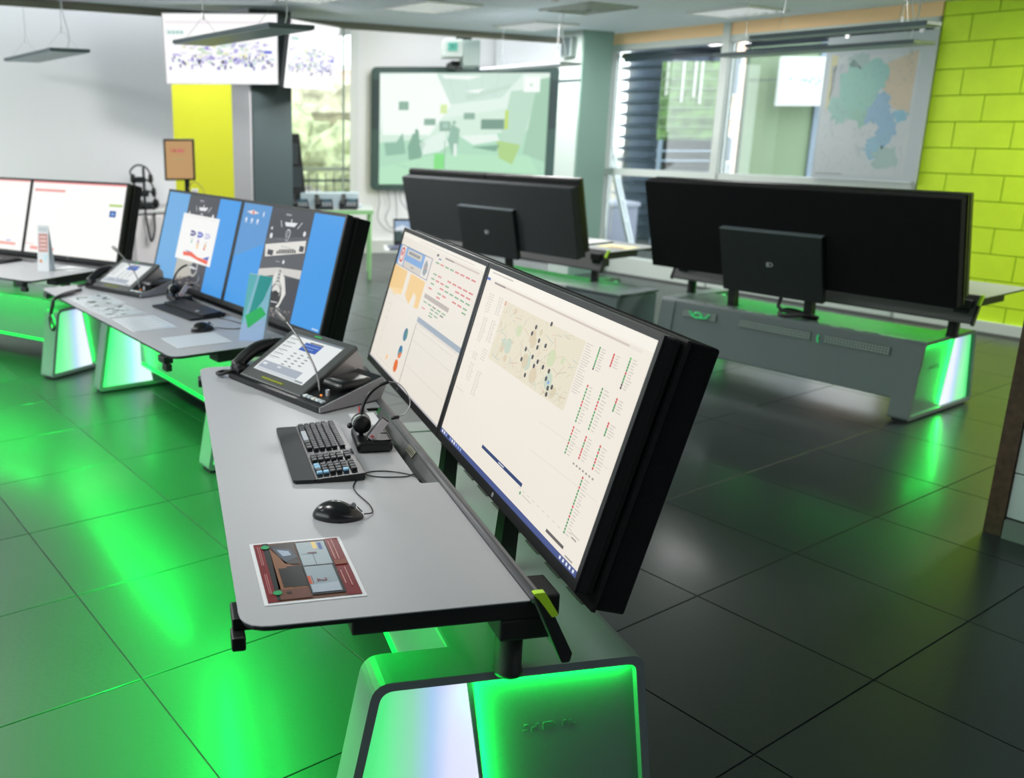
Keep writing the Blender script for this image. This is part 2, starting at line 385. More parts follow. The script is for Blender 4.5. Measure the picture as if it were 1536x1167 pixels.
obj('box', b2(B(), -.05, .036, -.07, .07, 0, .2, bevel=.008), mat('speaker_grey', (.22, .28, .26), .5), t); obj('grille', b2(B(), -.056, -.05, -.06, .06, .01, .19), COLD, t)

# ---- grey column with the twin displays
ct = thing('column', 'dark grey square column carrying the twin hanging displays', 'column', G.W(4.14, 7.47, 0), GRZ)
obj('shaft', b2(B(), -.20, .20, -.17, .17, 0, 3.05, bevel=.006), COLD, ct)
obj('side_panel', b2(B(), -.214, -.201, -.15, .19, 0, 3.05), mat('column_white', (.62, .60, .62), .6), ct)

# ---- back walls
struct('wall_left', b2(B(), -7, 3.63, 8.30, 8.45, 0, 3.05), WHW, rz=GRZ, label='plain white wall')
YW = mat('yellow_wall', (.80, .82, .03), .6)
struct('wall_back_left', b2(B(), -2.6, -.60, 10.9, 11.05, 0, 3.05), YW, label='yellow painted wall beyond the grey column')
struct('trim_4', b2(B(), -2.22, -2.12, 10.86, 10.90, 0, 3.05), mat('pale_trim', (.8, .82, .55), .5))
struct('wall_back', b2(B(), .24, 3.40, 12.0, 12.15, 0, 3.05), WHW, label='white wall behind the interactive whiteboard')
struct('wall_back_sill', b2(B(), -.62, .24, 12.0, 12.15, 0, .45), WHW)
struct('baseboard_back', b2(B(), -.6, 3.40, 11.95, 12.0, 0, .16), mat('pale_skirting', (.62, .64, .62), .5))
w2 = struct('window_2', b2(B(), .14, .24, 11.98, 12.10, .45, 3.05), mat('white_frame', (.78, .80, .82), .4), label='window beside the whiteboard looking out on bushes')
for a in ((-.62, .14, 12.02, 12.08, 1.04, 1.09), (-.62, .14, 12.02, 12.08, .45, .50), (-.64, -.60, 12.02, 12.08, .45, 3.05), (.04, .07, 12.02, 12.06, .45, 3.05)): obj('window_frame', b2(B(), *a), mat('frame_green_grey', (.35, .42, .38), .5), w2)
for z in ((.5, 1.04), (1.09, 3.0)): obj('pane', b2(B(), -.60, .14, 12.045, 12.05, *z), GLASS, w2)
struct('trim_5', b2(B(), 1.95, 2.03, 11.96, 12.0, 2.3, 3.05), mat('white_frame', (.78, .80, .82), .4))

# ---- near right wall stub with timber corner guard
GW = mat('painted_block', (.70, .86, .80), .6, noise=.05, nscale=6, bump=.3, bscale=60)
GJ = mat('block_joint', (.10, .12, .11), .8)
wn = struct('wall_near_right', b2(B(), 4.118, 4.4, -1.5, 1.40, 0, 2.6), GJ, rz=GRZ, label='pale painted block wall at the right edge')
for k in range(13):
    z0 = .082 + k * .19
    off = .2 if k % 2 else 0
    ys = [1.352]; yy = 1.352 - .21 - off
    while yy > .35: ys.append(yy); yy -= .413
    for a, b in zip(ys[:-1], ys[1:]): obj('block', b2(B(), 4.107, 4.13, b + .003, a - .003, z0 + .003, min(z0 + .187, 2.55), bevel=.002, seg=1), GW, wn)
struct('baseboard_near_right', b2(B(), 4.085, 4.107, -.5, 1.345, 0, .078), mat('grey_green_skirting', (.24, .30, .26), .6), rz=GRZ)
struct('trim_6', b2(B(), 4.095, 4.42, 1.352, 1.415, 0, 2.6), mat('timber_guard', (.10, .062, .035), .5, noise=.3, nscale=40), rz=GRZ, label='brown timber corner guard')

struct('wall_behind_blocker', b2(B(), -3.4, 7.5, -2.6, -2.45, 0, 2.6), mat('dark_rear_wall', (.10, .11, .11), .8), label='unseen dark wall added behind the camera to block light')  # unseen wall added to keep sky light off the foreground
struct('wall_far_right', b2(B(), 6.5, 6.65, -2.6, 2.2, 0, 2.6), mat('dark_rear_wall', (.10, .11, .11), .8))
# ================================================================== OUTDOORS
struct('ground_outside', b2(B(), -30, 60, 8.0, 70, -.35, -.25).copy() if False else b2(B(), -40, 60, 12.3, 70, -.4, -.3), mat('outdoor_paving', (.35, .33, .30), .9, noise=.2, nscale=3), label='paved ground outside the windows')
TW = mat('ribbed_metal', (.055, .075, .12), .32, metal=.6)
t = thing('ribbed_tower', 'dark blue horizontally ribbed cylindrical tower seen through the left window pane', 'tower', (4.92, 14.0, -.3))
prof = []
zz = 0.0
while zz < 3.2:
    prof += [(.66, zz), (.66, zz + .085), (.80, zz + .11), (.80, zz + .125), (.66, zz + .15)]; zz += .163
bm = lathe(B(), prof, n=40); obj('ribbed_shell', bm, TW, t)
obj('cap', lathe(B(), [(.82, 3.2), (.84, 3.26), (.5, 3.34)], n=40), TW, t)
t = thing('reflected_trees', 'green hedge panel with thin horizontal rails added before the ribbed tower for trees mirrored in the glass', 'tree_reflection', (4.74, 12.92, 1.42), R(-8))  # trees reflected in the window, put in as an added panel
GREEN = mat('tree_reflection', (.10, .19, .05), .8, noise=.75, nscale=7, bump=1.0, bscale=25)
bm = b2(B(), -.36, .40, .0, .12, 0, 1.02)
obj('foliage', bm, GREEN, t)
for k in range(8): obj('rail', b2(B(), -.37, .41, -.02, .0, .04 + k * .125, .05 + k * .125), mat('rail_pale', (.28, .38, .25), .4), t)
bm = B()
for k in range(5): x = random.uniform(-.35, .38); b2(bm, x, x + .03, -.012, 0, .55 + random.uniform(-.1, .2), 1.02)
obj('trunk', bm, mat('birch', (.6, .62, .55), .7), t)
obj('post', b2(B(), -.345, -.30, -.03, .05, -1.7, 0), mat('steel_blue', (.25, .32, .42), .4), t)
obj('dark_panel', b2(B(), -.30, .40, .0, .08, -.40, -.02), mat('outdoor_black', (.004, .006, .012), .3), t)
for k in range(2): obj('rail', b2(B(), -.37, .41, -.02, .0, -.16 - k * .13, -.135 - k * .13), mat('steel_blue', (.25, .32, .42), .4), t)
PEACH = mat('peach_render', (.95, .66, .52), .8, noise=.05, nscale=2)
def far_house(loc, rz, w, h, label, rows, cols):
    t = thing('building', label, 'building', loc, rz, 'buildings outside the windows')
    obj('wall', b2(B(), 0, w, 0, 4, 0, h), PEACH, t); obj('cornice', b2(B(), -.1, w + .1, -.15, 4.1, h, h + .25), WHITEP, t)
    obj('band', b2(B(), 0, w, -.06, 0, h * .42, h * .47), WHITEP, t)
    for i in range(rows):
        for j in range(cols):
            x = w * (j + .5) / cols; z = h * (.12 + .42 * i)
            f = obj('window', b2(B(), x - .5, x + .5, -.08, .02, z, z + h * .22), WHITEP, t)
            obj('pane', b2(B(), x - .42, x + .42, -.1, -.07, z + .08, z + h * .22 - .08), mat('far_glass', (.25, .28, .32), .2), f)
    bm = B()
    for k in range(int(w / .25)): b2(bm, k * .25, k * .25 + .03, -1.0, -.97, 0, 1.0)
    b2(bm, 0, w, -1.02, -.95, 1.0, 1.05); obj('railing', bm, WHITEP, t)
far_house((9.6, 27.5, -.4), R(-14), 16, 5.2, 'peach rendered building with white bands seen through the wide window', 2, 6)
far_house((-6.4, 46, -.4), R(3), 14, 4.6, 'peach building behind bushes seen through the window beside the whiteboard', 2, 5)
# bushes seen through window 2
def bush(loc, r, label, colr):
    t = thing('bush', label, 'bush', loc, 0, 'bushes outside the far window')
    bm = B(); bmesh.ops.create_icosphere(bm, subdivisions=3, radius=r)
    for v in bm.verts: v.co *= random.uniform(.75, 1.15); v.co.z = v.co.z * .9 + r * .8
    obj('foliage', bm, mat('bush_%d' % int(colr[1] * 1000), colr, .9, noise=.5, nscale=3), t)
    obj('stem', tube(B(), [(0, 0, -.3), (.03, 0, r * .3)], .06, 7), mat('bark', (.16, .12, .09), .9), t)
bush((-1.6, 24, 0), 1.35, 'left pale green bush outside the far window', (.38, .42, .24))
bush((.2, 22, 0), 1.0, 'right reddish bush outside the far window', (.55, .42, .34))
bush((-.6, 30, 0), 1.9, 'taller olive bush behind the two low bushes', (.42, .40, .28))
t = thing('picket_fence', 'thin picket fence outside the far window', 'fence', (-1.6, 16.5, -.3))
obj('rail', b2(B(), 0, 3.2, 0, .03, .95, .99), COLD, t)
for k in range(22): obj('picket', b2(B(), k * .15, k * .15 + .02, 0, .03, 0, 1.1), COLD, t)
# reflection of column and display in the glass, built as added panels outside
OL = mat('olive_reflection', (.20, .27, .17), .7)
t = thing('glass_reflection', 'muted green partition panel added behind the glass for the reflected column, left of the map', 'glass_reflection', (5.55, 13.0, -.3), R(-2))
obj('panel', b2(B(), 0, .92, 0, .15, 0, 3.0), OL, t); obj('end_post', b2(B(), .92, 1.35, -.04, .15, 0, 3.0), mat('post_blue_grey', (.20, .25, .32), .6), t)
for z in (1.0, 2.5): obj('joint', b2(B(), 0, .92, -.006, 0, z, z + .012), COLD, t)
t = thing('display', 'bright display reflection built as a glowing panel behind the glass left of the map', 'screen', (5.80, 12.6, 1.87), R(2))
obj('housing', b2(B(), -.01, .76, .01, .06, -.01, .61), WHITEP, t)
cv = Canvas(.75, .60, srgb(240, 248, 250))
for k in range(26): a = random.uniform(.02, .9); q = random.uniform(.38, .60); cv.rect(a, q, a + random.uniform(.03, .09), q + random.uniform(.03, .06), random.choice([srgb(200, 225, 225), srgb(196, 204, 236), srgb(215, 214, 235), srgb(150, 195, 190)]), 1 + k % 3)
cv.build('screen', mat_attr('reflected_display', 1.5), t)
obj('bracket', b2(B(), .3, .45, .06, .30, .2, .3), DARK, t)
# ladder leaning outside the left pane
LAD = mat('ladder_aluminium', (.62, .66, .70), .35, metal=.4)
t = thing('ladder', 'aluminium ladder leaning outside behind the window near the pale green column', 'ladder', (3.52, 11.6, -.3))
for dx in (0, .34): obj('rail', tube(B(), [(.28 + dx * .4, dx, 0), (-.42 + dx * .4, dx + .1, 2.5)], .03, 6), LAD, t)
for k in range(8):
    f = (k + .6) / 9; obj('rung', tube(B(), [(.28 - .7 * f, .1 * f, 2.5 * f), (.28 + .136 - .7 * f, .34 + .1 * f, 2.5 * f)], .016, 6), LAD, t)
t = thing('storage_box', 'lavender grey box outside the lower left pane under the ladder', 'box', (3.62, 12.4, -.3), R(10))
obj('body', b2(B(), -.30, .42, 0, .5, 0, .85, bevel=.01), mat('lavender_box', (.33, .34, .46), .6), t); obj('lid', b2(B(), -.32, .44, -.02, .52, .85, .91, bevel=.01), mat('lavender_lid', (.42, .44, .55), .5), t)
t = thing('yellow_post', 'yellow post outside the lower left window pane', 'post', (4.55, 12.55, -.3))
obj('shaft', b2(B(), -.05, .08, -.05, .05, 0, 1.2, bevel=.01), mat('post_yellow', (.75, .68, .08), .5), t); obj('foot', b2(B(), -.1, .13, -.1, .1, 0, .04), COLD, t)

# ================================================================== WORKSTATIONS
LEN = 1.95
def make_desk(label):
    """sit-stand control desk; local x towards the monitors, y along the desk, origin at the front corner on the floor"""
    t = thing('control_desk', label, 'desk', group='sit stand control desks')
    out = rounded([(0, 0), (.575, 0), (.575, .635), (.525, .635), (.525, 1.315), (.575, 1.315), (.575, LEN), (0, LEN)], [.06, .004, .004, .01, .01, .004, .004, .06])
    bm = prism(B(), out, .6875, .690); obj('desktop', bm, DESK, t)
    ins = rounded([(.004, .004), (.57, .004), (.57, .63), (.52, .63), (.52, 1.32), (.57, 1.32), (.57, LEN - .004), (.004, LEN - .004)], [.06, .004, .004, .01, .01, .004, .004, .06])
    obj('underside', prism(B(), ins, .6765, .6875), EDGE, t)
    # cable lid in the notch, rear rail and hanging flap
    obj('cable_lid', prism(B(), [(.548, .640), (.588, .700), (.594, .695), (.556, .636)], .64, 1.31, 'Y'), RAIL, t)
    obj('cable_channel', prism(B(), [(.526, .60), (.60, .60), (.60, .607), (.533, .607), (.533, .66), (.526, .66)], .62, 1.33, 'Y'), BLACKM, t)
    bm = tube(B(), [(.588, .004, .690), (.588, LEN - .004, .690)], .0115, 12); obj('rear_rail', bm, RAIL, t, True)
    fl = prism(B(), [(.590, .702), (.598, .700), (.664, .560), (.662, .548), (.652, .548), (.584, .692)], .012, LEN - .012, 'Y')
    obj('rear_flap', fl, RAIL, t)
    for y0, y1 in ((0, .012), (LEN - .012, LEN)):
        e = obj('flap_end', prism(B(), rounded([(.580, .704), (.602, .704), (.672, .560), (.668, .540), (.650, .540)], .006, 2), y0, y1, 'Y'), EDGE, t)
        lc = obj('reflection_cap', prism(B(), rounded([(.576, .7055), (.604, .7055), (.636, .652), (.622, .648), (.592, .690)], .004, 2), y0 - (.003 if y0 == 0 else -.001), y1 + (-.001 if y0 == 0 else .003), 'Y'), LIME, t)  # cap coloured lime to stand for a reflection on the flap end
        lc['label'] = 'end cap with a lime reflection put into its colour'
    for s in (0, 1):
        f = (lambda y: y) if not s else (lambda y: LEN - y)
        bm = B(); b2(bm, .22, .655, f(.035), f(.125), .628, .6765, bevel=.004); obj('cross_beam', bm, BLACKM, t)
        bm = B(); b2(bm, .53, .645, f(.04), f(.12), .575, .625, bevel=.006)
        obj('column_head', bm, BLACKM, t)
        obj('lift_column', lathe(B(), [(.033, .450), (.033, .458), (.030, .462), (.030, .58)], (.585, f(.125), 0), 20), BLACKM, t, True)
    obj('side_beam', b2(B(), .30, .33, .12, LEN - .12, .640, .6765), BLACKM, t)
    bm = B(); b2(bm, -.012, .03, .06, .13, .648, .6765, bevel=.004); b2(bm, -.016, .012, .03, .075, .622, .652, bevel=.004)
    obj('height_switch', bm, BLACK, t)
    obj('height_switch', b2(B(), -.010, .03, LEN - .14, LEN - .07, .648, .6765, bevel=.004), BLACK, t)
    # base: two trapezoid end frames with backlit acrylic, deep beam between them
    def ring(y0, y1):
        O = rounded([(.20, .012), (.285, .455), (.905, .455), (.968, .012)], [.02, .05, .035, .02], 5)
        I = rounded([(.224, .034), (.303, .434), (.888, .434), (.945, .034)], [.012, .035, .022, .012], 5)
        bm = B(); n = len(O); V = [[bm.verts.new((p[0], y, p[1])) for p in L] for L, y in ((O, y0), (I, y0), (I, y1), (O, y1))]
        for i in range(n):
            j = (i + 1) % n
            for k in range(4): bm.faces.new((V[k][i], V[k][j], V[(k + 1) % 4][j], V[(k + 1) % 4][i]))
        return bm
    for y0, y1 in ((.12, .232), (LEN - .232, LEN - .12)):
        lf = obj('leg_frame', ring(y0, y1), BASE, t)
        pts = [(.49, .030), (.497, .438), (.892, .438), (.950, .030)]
        obj('side_panel', prism(B(), [(.560, .030), (.497, .438), (.892, .438), (.950, .030)], y0 + .020, y1 - .020, 'Y'), BASE, lf)
        obj('light_insert', prism(B(), rounded([(.222, .030), (.300, .438), (.495, .438), (.558, .030)], [.01, .03, .002, .002], 4), y0 + .018, y1 - .018, 'Y'), INS, lf)
        obj('foot', b2(B(), .22, .95, y0 + .02, y1 - .02, 0, .013), BLACKM, lf)
    for yy, flip in ((.1395, 0), (LEN - .1395, 1)):
        # worn maker's mark low on the side panel
        bm = B()
        for dx, dz, wx, wz in ((-.058, -.006, .012, .006), (-.056, .008, .010, .005), (-.040, -.004, .008, .012), (-.030, .006, .006, .008), (.035, .004, .008, .014), (.048, .004, .006, .014), (.058, -.002, .010, .006)):
            b2(bm, .70 + dx - wx / 2, .70 + dx + wx / 2, yy - .0006, yy + .0006, .285 + dz - wz / 2, .285 + dz + wz / 2)
        prism(bm, rounded([(.684, .275), (.684, .297), (.706, .297), (.718, .286), (.706, .275)], .004, 3), yy - .0008, yy + .0008, 'Y')
        obj('emblem', bm, mat('emblem_dark', (.11, .135, .14), .5), t)
    bmb = prism(B(), rounded([(.48, .14), (.48, .452), (.900, .452), (.945, .118), (.62, .118)], [.01, .01, .02, .01, .02], 3), .232, LEN - .232, 'Y')
    obj('base_beam', bmb, BASE, t)
    # slots along the rear top edge and perforated vents on the sloped rear face
    for k in range(9): y = .36 + k * .14; obj('cable_slot', b2(B(), .868, .876, y, y + .09, .4515, .4535), BLACKM, t)
    for k, (ya, yb) in enumerate(((.30, .56), (.72, 1.20), (1.28, 1.66))):
        vp = obj('vent_panel', prism(B(), [(.9095, .400), (.9135, .400), (.9205, .350), (.9165, .350)], ya, yb, 'Y'), mat('perforated_metal', (.12, .14, .15), .4), t)
        bm = B(); n = int((yb - ya) / .017)
        for i in range(n):
            for j in range(3):
                y = ya + .012 + i * .017; z = .391 - j * .015; x = .9135 + (.400 - z) * .14
                b2(bm, x - .001, x + .0012, y - .005, y + .005, z - .004, z + .004)
        h = obj('perforation', bm, mat('lit_vent_hole', (.42, .50, .47), .6), vp); h['kind'] = 'stuff'  # pale colour stands for light shining through the holes
    # support posts and arms that carry the monitors
    for y in (.55, 1.07): obj('monitor_post', prism(B(), [(.715, .45), (.765, .45), (.775, .628), (.735, .640)], y, y + .05, 'Y'), BLACKM, t)
    obj('led_strip', b2(B(), .470, .480, .26, LEN - .26, .16, .172), LEDM, t)
    return t
def desk_lamps(ws, p=1.0, under=1.0, rim=.034, beam=.42, ends=(0, 1)):
    """light of the green strips: one under the desktop shining down, one hidden there to wash the base beam, one in the rim of each end"""
    a = area('under_desk_lamp', (0, 0, 0), (0, 0, 0), .06, 1.75, LED_W * p * under, LED, spread=125); a.matrix_world = ws.mx(.05, LEN / 2, .655) @ Matrix.Rotation(R(22), 4, 'Y')
    a = area('beam_wash_lamp', (0, 0, 0), (0, 0, 0), .05, 1.6, LED_W * p * beam * max(under, .15), LED, spread=140)  # unseen lamp added under the desktop to light the beam front
    a.matrix_world = ws.mx(.22, LEN / 2, .650) @ Matrix.Rotation(R(-38), 4, 'Y')
    for y, sgn in [((.131, 1), (LEN - .131, -1))[q] for q in ends]:
        b = area('rim_lamp', (0, 0, 0), (0, 0, 0), .38, .012, LED_W * p * rim, LED)
        b.matrix_world = Matrix.Translation(ws.W(.538, y - sgn * .002, .235)) @ Matrix.Rotation(ws.rz, 4, 'Z') @ Matrix.Rotation(R(5 * sgn), 4, 'Z') @ Matrix.Rotation(R(-8), 4, 'Y') @ Matrix.Rotation(R(-90), 4, 'Y')
        b = area('rim_lamp', (0, 0, 0), (0, 0, 0), .36, .012, LED_W * p * rim, LED)
        b.matrix_world = Matrix.Translation(ws.W(.70, y - sgn * .002, .432)) @ Matrix.Rotation(ws.rz, 4, 'Z') @ Matrix.Rotation(R(8 * sgn), 4, 'X')
FGW = WS((-0.1844, 1.5313), -10.65)
MDW = WS((-0.6806, 3.6132), -32.6)
LFW = WS((-1.8759, 5.5019), -56.63)
RTW = WS((2.9334, 6.8895), -33.96 + 180)
CTW = WS((1.418, 8.771), -34 + 180)
desk0 = make_desk('control desk in the foreground with the laminated photo sheet on it')
desk0.matrix_world = FGW.mx(0, 0)
def place_desk(ws, label):
    d = copy_tree(desk0); d.matrix_world = ws.mx(0, 0); d['label'] = label; return d
# the middle desk's base stands slightly further along than its top: the whole desk is placed by its top
dm = place_desk(MDW, 'control desk with the two blue wallpaper screens on it')
for ch in dm.children:
    n = ch.name.split('.')[0]
    if n in ('leg_frame', 'base_beam', 'emblem', 'cable_slot', 'vent_panel', 'led_strip'): ch.location = (.10, .24, 0)
place_desk(LFW, 'leftmost control desk, cut by the left edge of the photo')
for dd in (place_desk(RTW, 'control desk at the right seen from behind, nearest the lime wall'),
           place_desk(CTW, 'control desk in the centre background seen from behind')):
    for ch in dd.children:
        if ch.name.startswith('monitor_post'): ch.scale = (1, 1, 1.05); ch.location = (.03, 0, -.022)
desk_lamps(FGW, 1.0, beam=.20); desk_lamps(MDW, .8); desk_lamps(LFW, .6)
desk_lamps(RTW, .8, .12, .020, ends=(1,)); desk_lamps(CTW, .5, .12, .02, ends=(0,))

# ------------------------------------------------------------------ monitors
def panel_matrix(origin, right, tilt):
    """local x = right, -y = facing the operator, z up along the tilted panel"""
    r = Vector(right).normalized(); z0 = Vector((0, 0, 1)); back = z0.cross(r)      # away from the viewer
    z = (z0 * math.cos(tilt) + back * math.sin(tilt)).normalized(); y = z.cross(r)
    m = Matrix((r, y, z)).transposed().to_4x4(); m.translation = origin; return m
TILT = R(15.6)
def monitor(origin, right, tilt, w, h, label, canvas, group='wide monitors on the control desks', desk_logo=True):
    t = thing('monitor', label, 'monitor', matrix=panel_matrix(origin, right, tilt), group=group)
    b = .014; bb = .024
    bm = B(); b2(bm, 0, w, .003, .030, 0, h, bevel=.004); obj('housing', bm, BLACK, t)
    bm = B(); b2(bm, .004, w - .004, .03, .044, .004, h - .006, bevel=.003); obj('back_shell', bm, BLACKM, t)
    bm = B(); b2(bm, 0, b, 0, .004, 0, h); b2(bm, w - b, w, 0, .004, 0, h); b2(bm, b, w - b, 0, .004, h - b, h); b2(bm, b, w - b, 0, .004, 0, bb)
    obj('bezel', bm, BLACK, t)
    if canvas: s = canvas(w - 2 * b, h - b - bb).build('screen', M_SCREEN, t); s.location = (b, .0026, bb)
    else: obj('screen', b2(B(), b, w - b, .0018, .003, bb, h - b), mat('screen_off', (.01, .01, .012), .15), t)
    if desk_logo:
        l = obj('badge', lathe(B(), [(.006, 0), (.006, .0008)], n=12), mat('badge_grey', (.25, .26, .27), .4), t); l.location = (w / 2, 0, .012); l.rotation_euler = (R(90), 0, 0)
    return t
def acoustic(origin, right, tilt, w, h, label, cover=False, fab=None):
    t = thing('acoustic_panel', label, 'panel', matrix=panel_matrix(origin, right, tilt), group='black acoustic back panels behind the monitors')
    bm = B(); b2(bm, 0, w, .055, .125, 0, h, bevel=.006); obj('padded_board', bm, mat('hazed_fabric', (.050, .054, .058), .95, noise=.35, nscale=350, bump=.5, bscale=600, spec=.2) if 'charcoal' in label else FABRIC, t)  # same fabric made lighter; haze and light on the panel put into its colour
    obj('edge_trim', b2(B(), -.004, w + .004, .047, .056, -.002, h + .002), BLACK, t)
    return t

# --- screen contents
def paper_white(k=1.0): return (.86 * k, .80 * k, .70 * k)
RED = srgb(205, 60, 70); GRN = srgb(70, 150, 90); GREY = srgb(150, 145, 140); LG = srgb(205, 198, 190); DG = srgb(70, 70, 75)
def scr_map(W, H):
    c = Canvas(W, H, (.84, .78, .69)); rnd = random.Random(3)
    c.rect(0, 0, 1, .05, (.88, .84, .76)); c.rect(.03, .012, .20, .02, LG, 2); c.rect(.0, .05, .03, .065, srgb(90, 120, 190), 2)
    c.rect(.07, .060, .95, .070, srgb(205, 192, 182), 2); c.rect(.07, .060, .16, .070, srgb(150, 142, 138), 3); c.rect(.90, .058, .955, .072, srgb(228, 222, 212), 3)
    # map
    c.rect(.19, .128, .715, .452, srgb(226, 218, 196), 2)
    for k in range(150):
        x = rnd.uniform(.2, .70); y = rnd.uniform(.14, .44); a = rnd.uniform(0, 6.3); l = rnd.uniform(.015, .06)
        x2 = min(.712, max(.192, x + l * math.cos(a))); y2 = min(.45, max(.13, y + 1.4 * l * math.sin(a)))
        c.line((x, y), (x2, y2), rnd.choice([.0008, .0012]), rnd.choice([srgb(206, 170, 140), srgb(176, 178, 150), srgb(168, 190, 186), srgb(214, 184, 160), srgb(200, 200, 170)]), 3)
    for k in range(16):
        x = rnd.uniform(.22, .66); y = rnd.uniform(.15, .42); c.disc(x, y, rnd.uniform(.008, .022), rnd.choice([srgb(206, 214, 176), srgb(214, 200, 172), srgb(196, 208, 190)]), 3, 9)
    for x, y in ((.517, .128), (.437, .176), (.425, .213), (.478, .228), (.481, .261), (.523, .234), (.418, .298), (.471, .314), (.411, .354), (.508, .321), (.495, .349), (.546, .33), (.584, .331), (.461, .413), (.582, .369), (.625, .388), (.606, .403), (.609, .432)):
        c.disc(x, y, .0062, DG, 5, 10)
    c.disc(.600, .378, .005, srgb(120, 160, 220), 6, 8); c.disc(.195, .14, .006, RED, 5, 8); c.disc(.195, .14, .004, srgb(222, 212, 178), 6, 8)
    c.rect(.715, .122, .771, .36, srgb(236, 228, 216), 4)
    for k in range(20): c.rect(.722, .130 + k * .0115, .722 + rnd.uniform(.02, .042), .134 + k * .0115, LG, 5)
    def column(x, y0, y1, n, seq, side=1, r=.0033):
        for k in range(n):
            y = y0 + (y1 - y0) * k / max(1, n - 1); c.disc(x, y, r, seq[k % len(seq)], 4, 8)
            if side: c.rect(x + .010, y - .0025, x + .010 + rnd.uniform(.012, .026), y + .002, LG, 3)
    g, r_ = GRN, RED
    column(.786, .126, .218, 9, [g, g, g, g, srgb(90, 190, 100), g, g, g, DG]); column(.853, .125, .172, 5, [r_])
    column(.922, .109, .231, 11, [srgb(90, 190, 90), g, g, g, g, r_, g, g, g, DG, DG]); column(.788, .295, .454, 12, [r_, g, g, g, g, r_, r_, g, g, g, g, g])
    column(.853, .274, .449, 13, [g, g, g, g, r_, r_, r_, g, g, g, g, g, g]); column(.923, .28, .327, 5, [r_, r_, g, g, g]); column(.923, .383, .432, 5, [r_, r_, g, g, g])
    column(.788, .484, .60, 9, [r_, r_, r_, g, g, r_, g, g, g]); column(.854, .487, .58, 8, [r_, r_, g, g, r_, r_, r_, r_]); column(.922, .483, .579, 8, [r_, g, r_, g, r_, r_, g, r_])
    column(.896, .64, .885, 18, [r_, g, g, r_, g, g, g, g, g])
    for x, a, b, n in ((.064, .132, .23, 8), (.146, .128, .217, 9), (.074, .266, .401, 13), (.142, .259, .372, 11), (.078, .47, .502, 4), (.143, .423, .479, 5), (.079, .532, .628, 8), (.15, .549, .68, 11)):
        column(x, a, b, n, [srgb(130, 140, 130), GREY, srgb(140, 150, 140), srgb(190, 110, 110), srgb(110, 150, 120)], 1, .0019)
    for k in range(12):
        x = .82 + .01 * k; 
    for k in range(7): c.rect(.835 + k * .016, .612, .843 + k * .016, .620, GREY, 3)
    for y in (.56, .70): c.line((.62, y), (.98, y - .02), .0007, LG, 3)
    for k in range(14): c.rect(.04 + .01 * (k % 4), .16 + k * .04, .045 + .01 * (k % 4), .164 + k * .04, LG, 3)
    c.rect(.338, .861, .637, .879, srgb(42, 62, 112), 3); c.rect(.47, .867, .51, .873, srgb(210, 215, 225), 4)
    for k in range(10): c.rect(.62 + k * .03, .885, .635 + k * .03, .888, LG, 3)
    c.disc(.64, .905, .004, GRN, 3); c.rect(.655, .902, .71, .907, LG, 3); c.rect(.02, .705, .09, .709, LG, 3)
    c.rect(.818, .935, .914, .949, srgb(95, 90, 90), 3)
    c.rect(.92, .86, .965, .866, LG, 3); c.rect(.93, .875, .955, .881, GREY, 3); c.rect(.93, .958, .968, .964, GREY, 3)
    c.rect(0, .972, 1, 1, srgb(70, 85, 140), 3)
    for k in range(10): c.rect(.015 + k * .02, .977, .026 + k * .02, .993, rnd.choice([srgb(230, 232, 240), srgb(140, 160, 220), srgb(30, 35, 60)]), 4)
    for k in range(5): c.rect(.91 + k * .017, .978, .918 + k * .017, .992, srgb(225, 230, 240), 4)
    return c
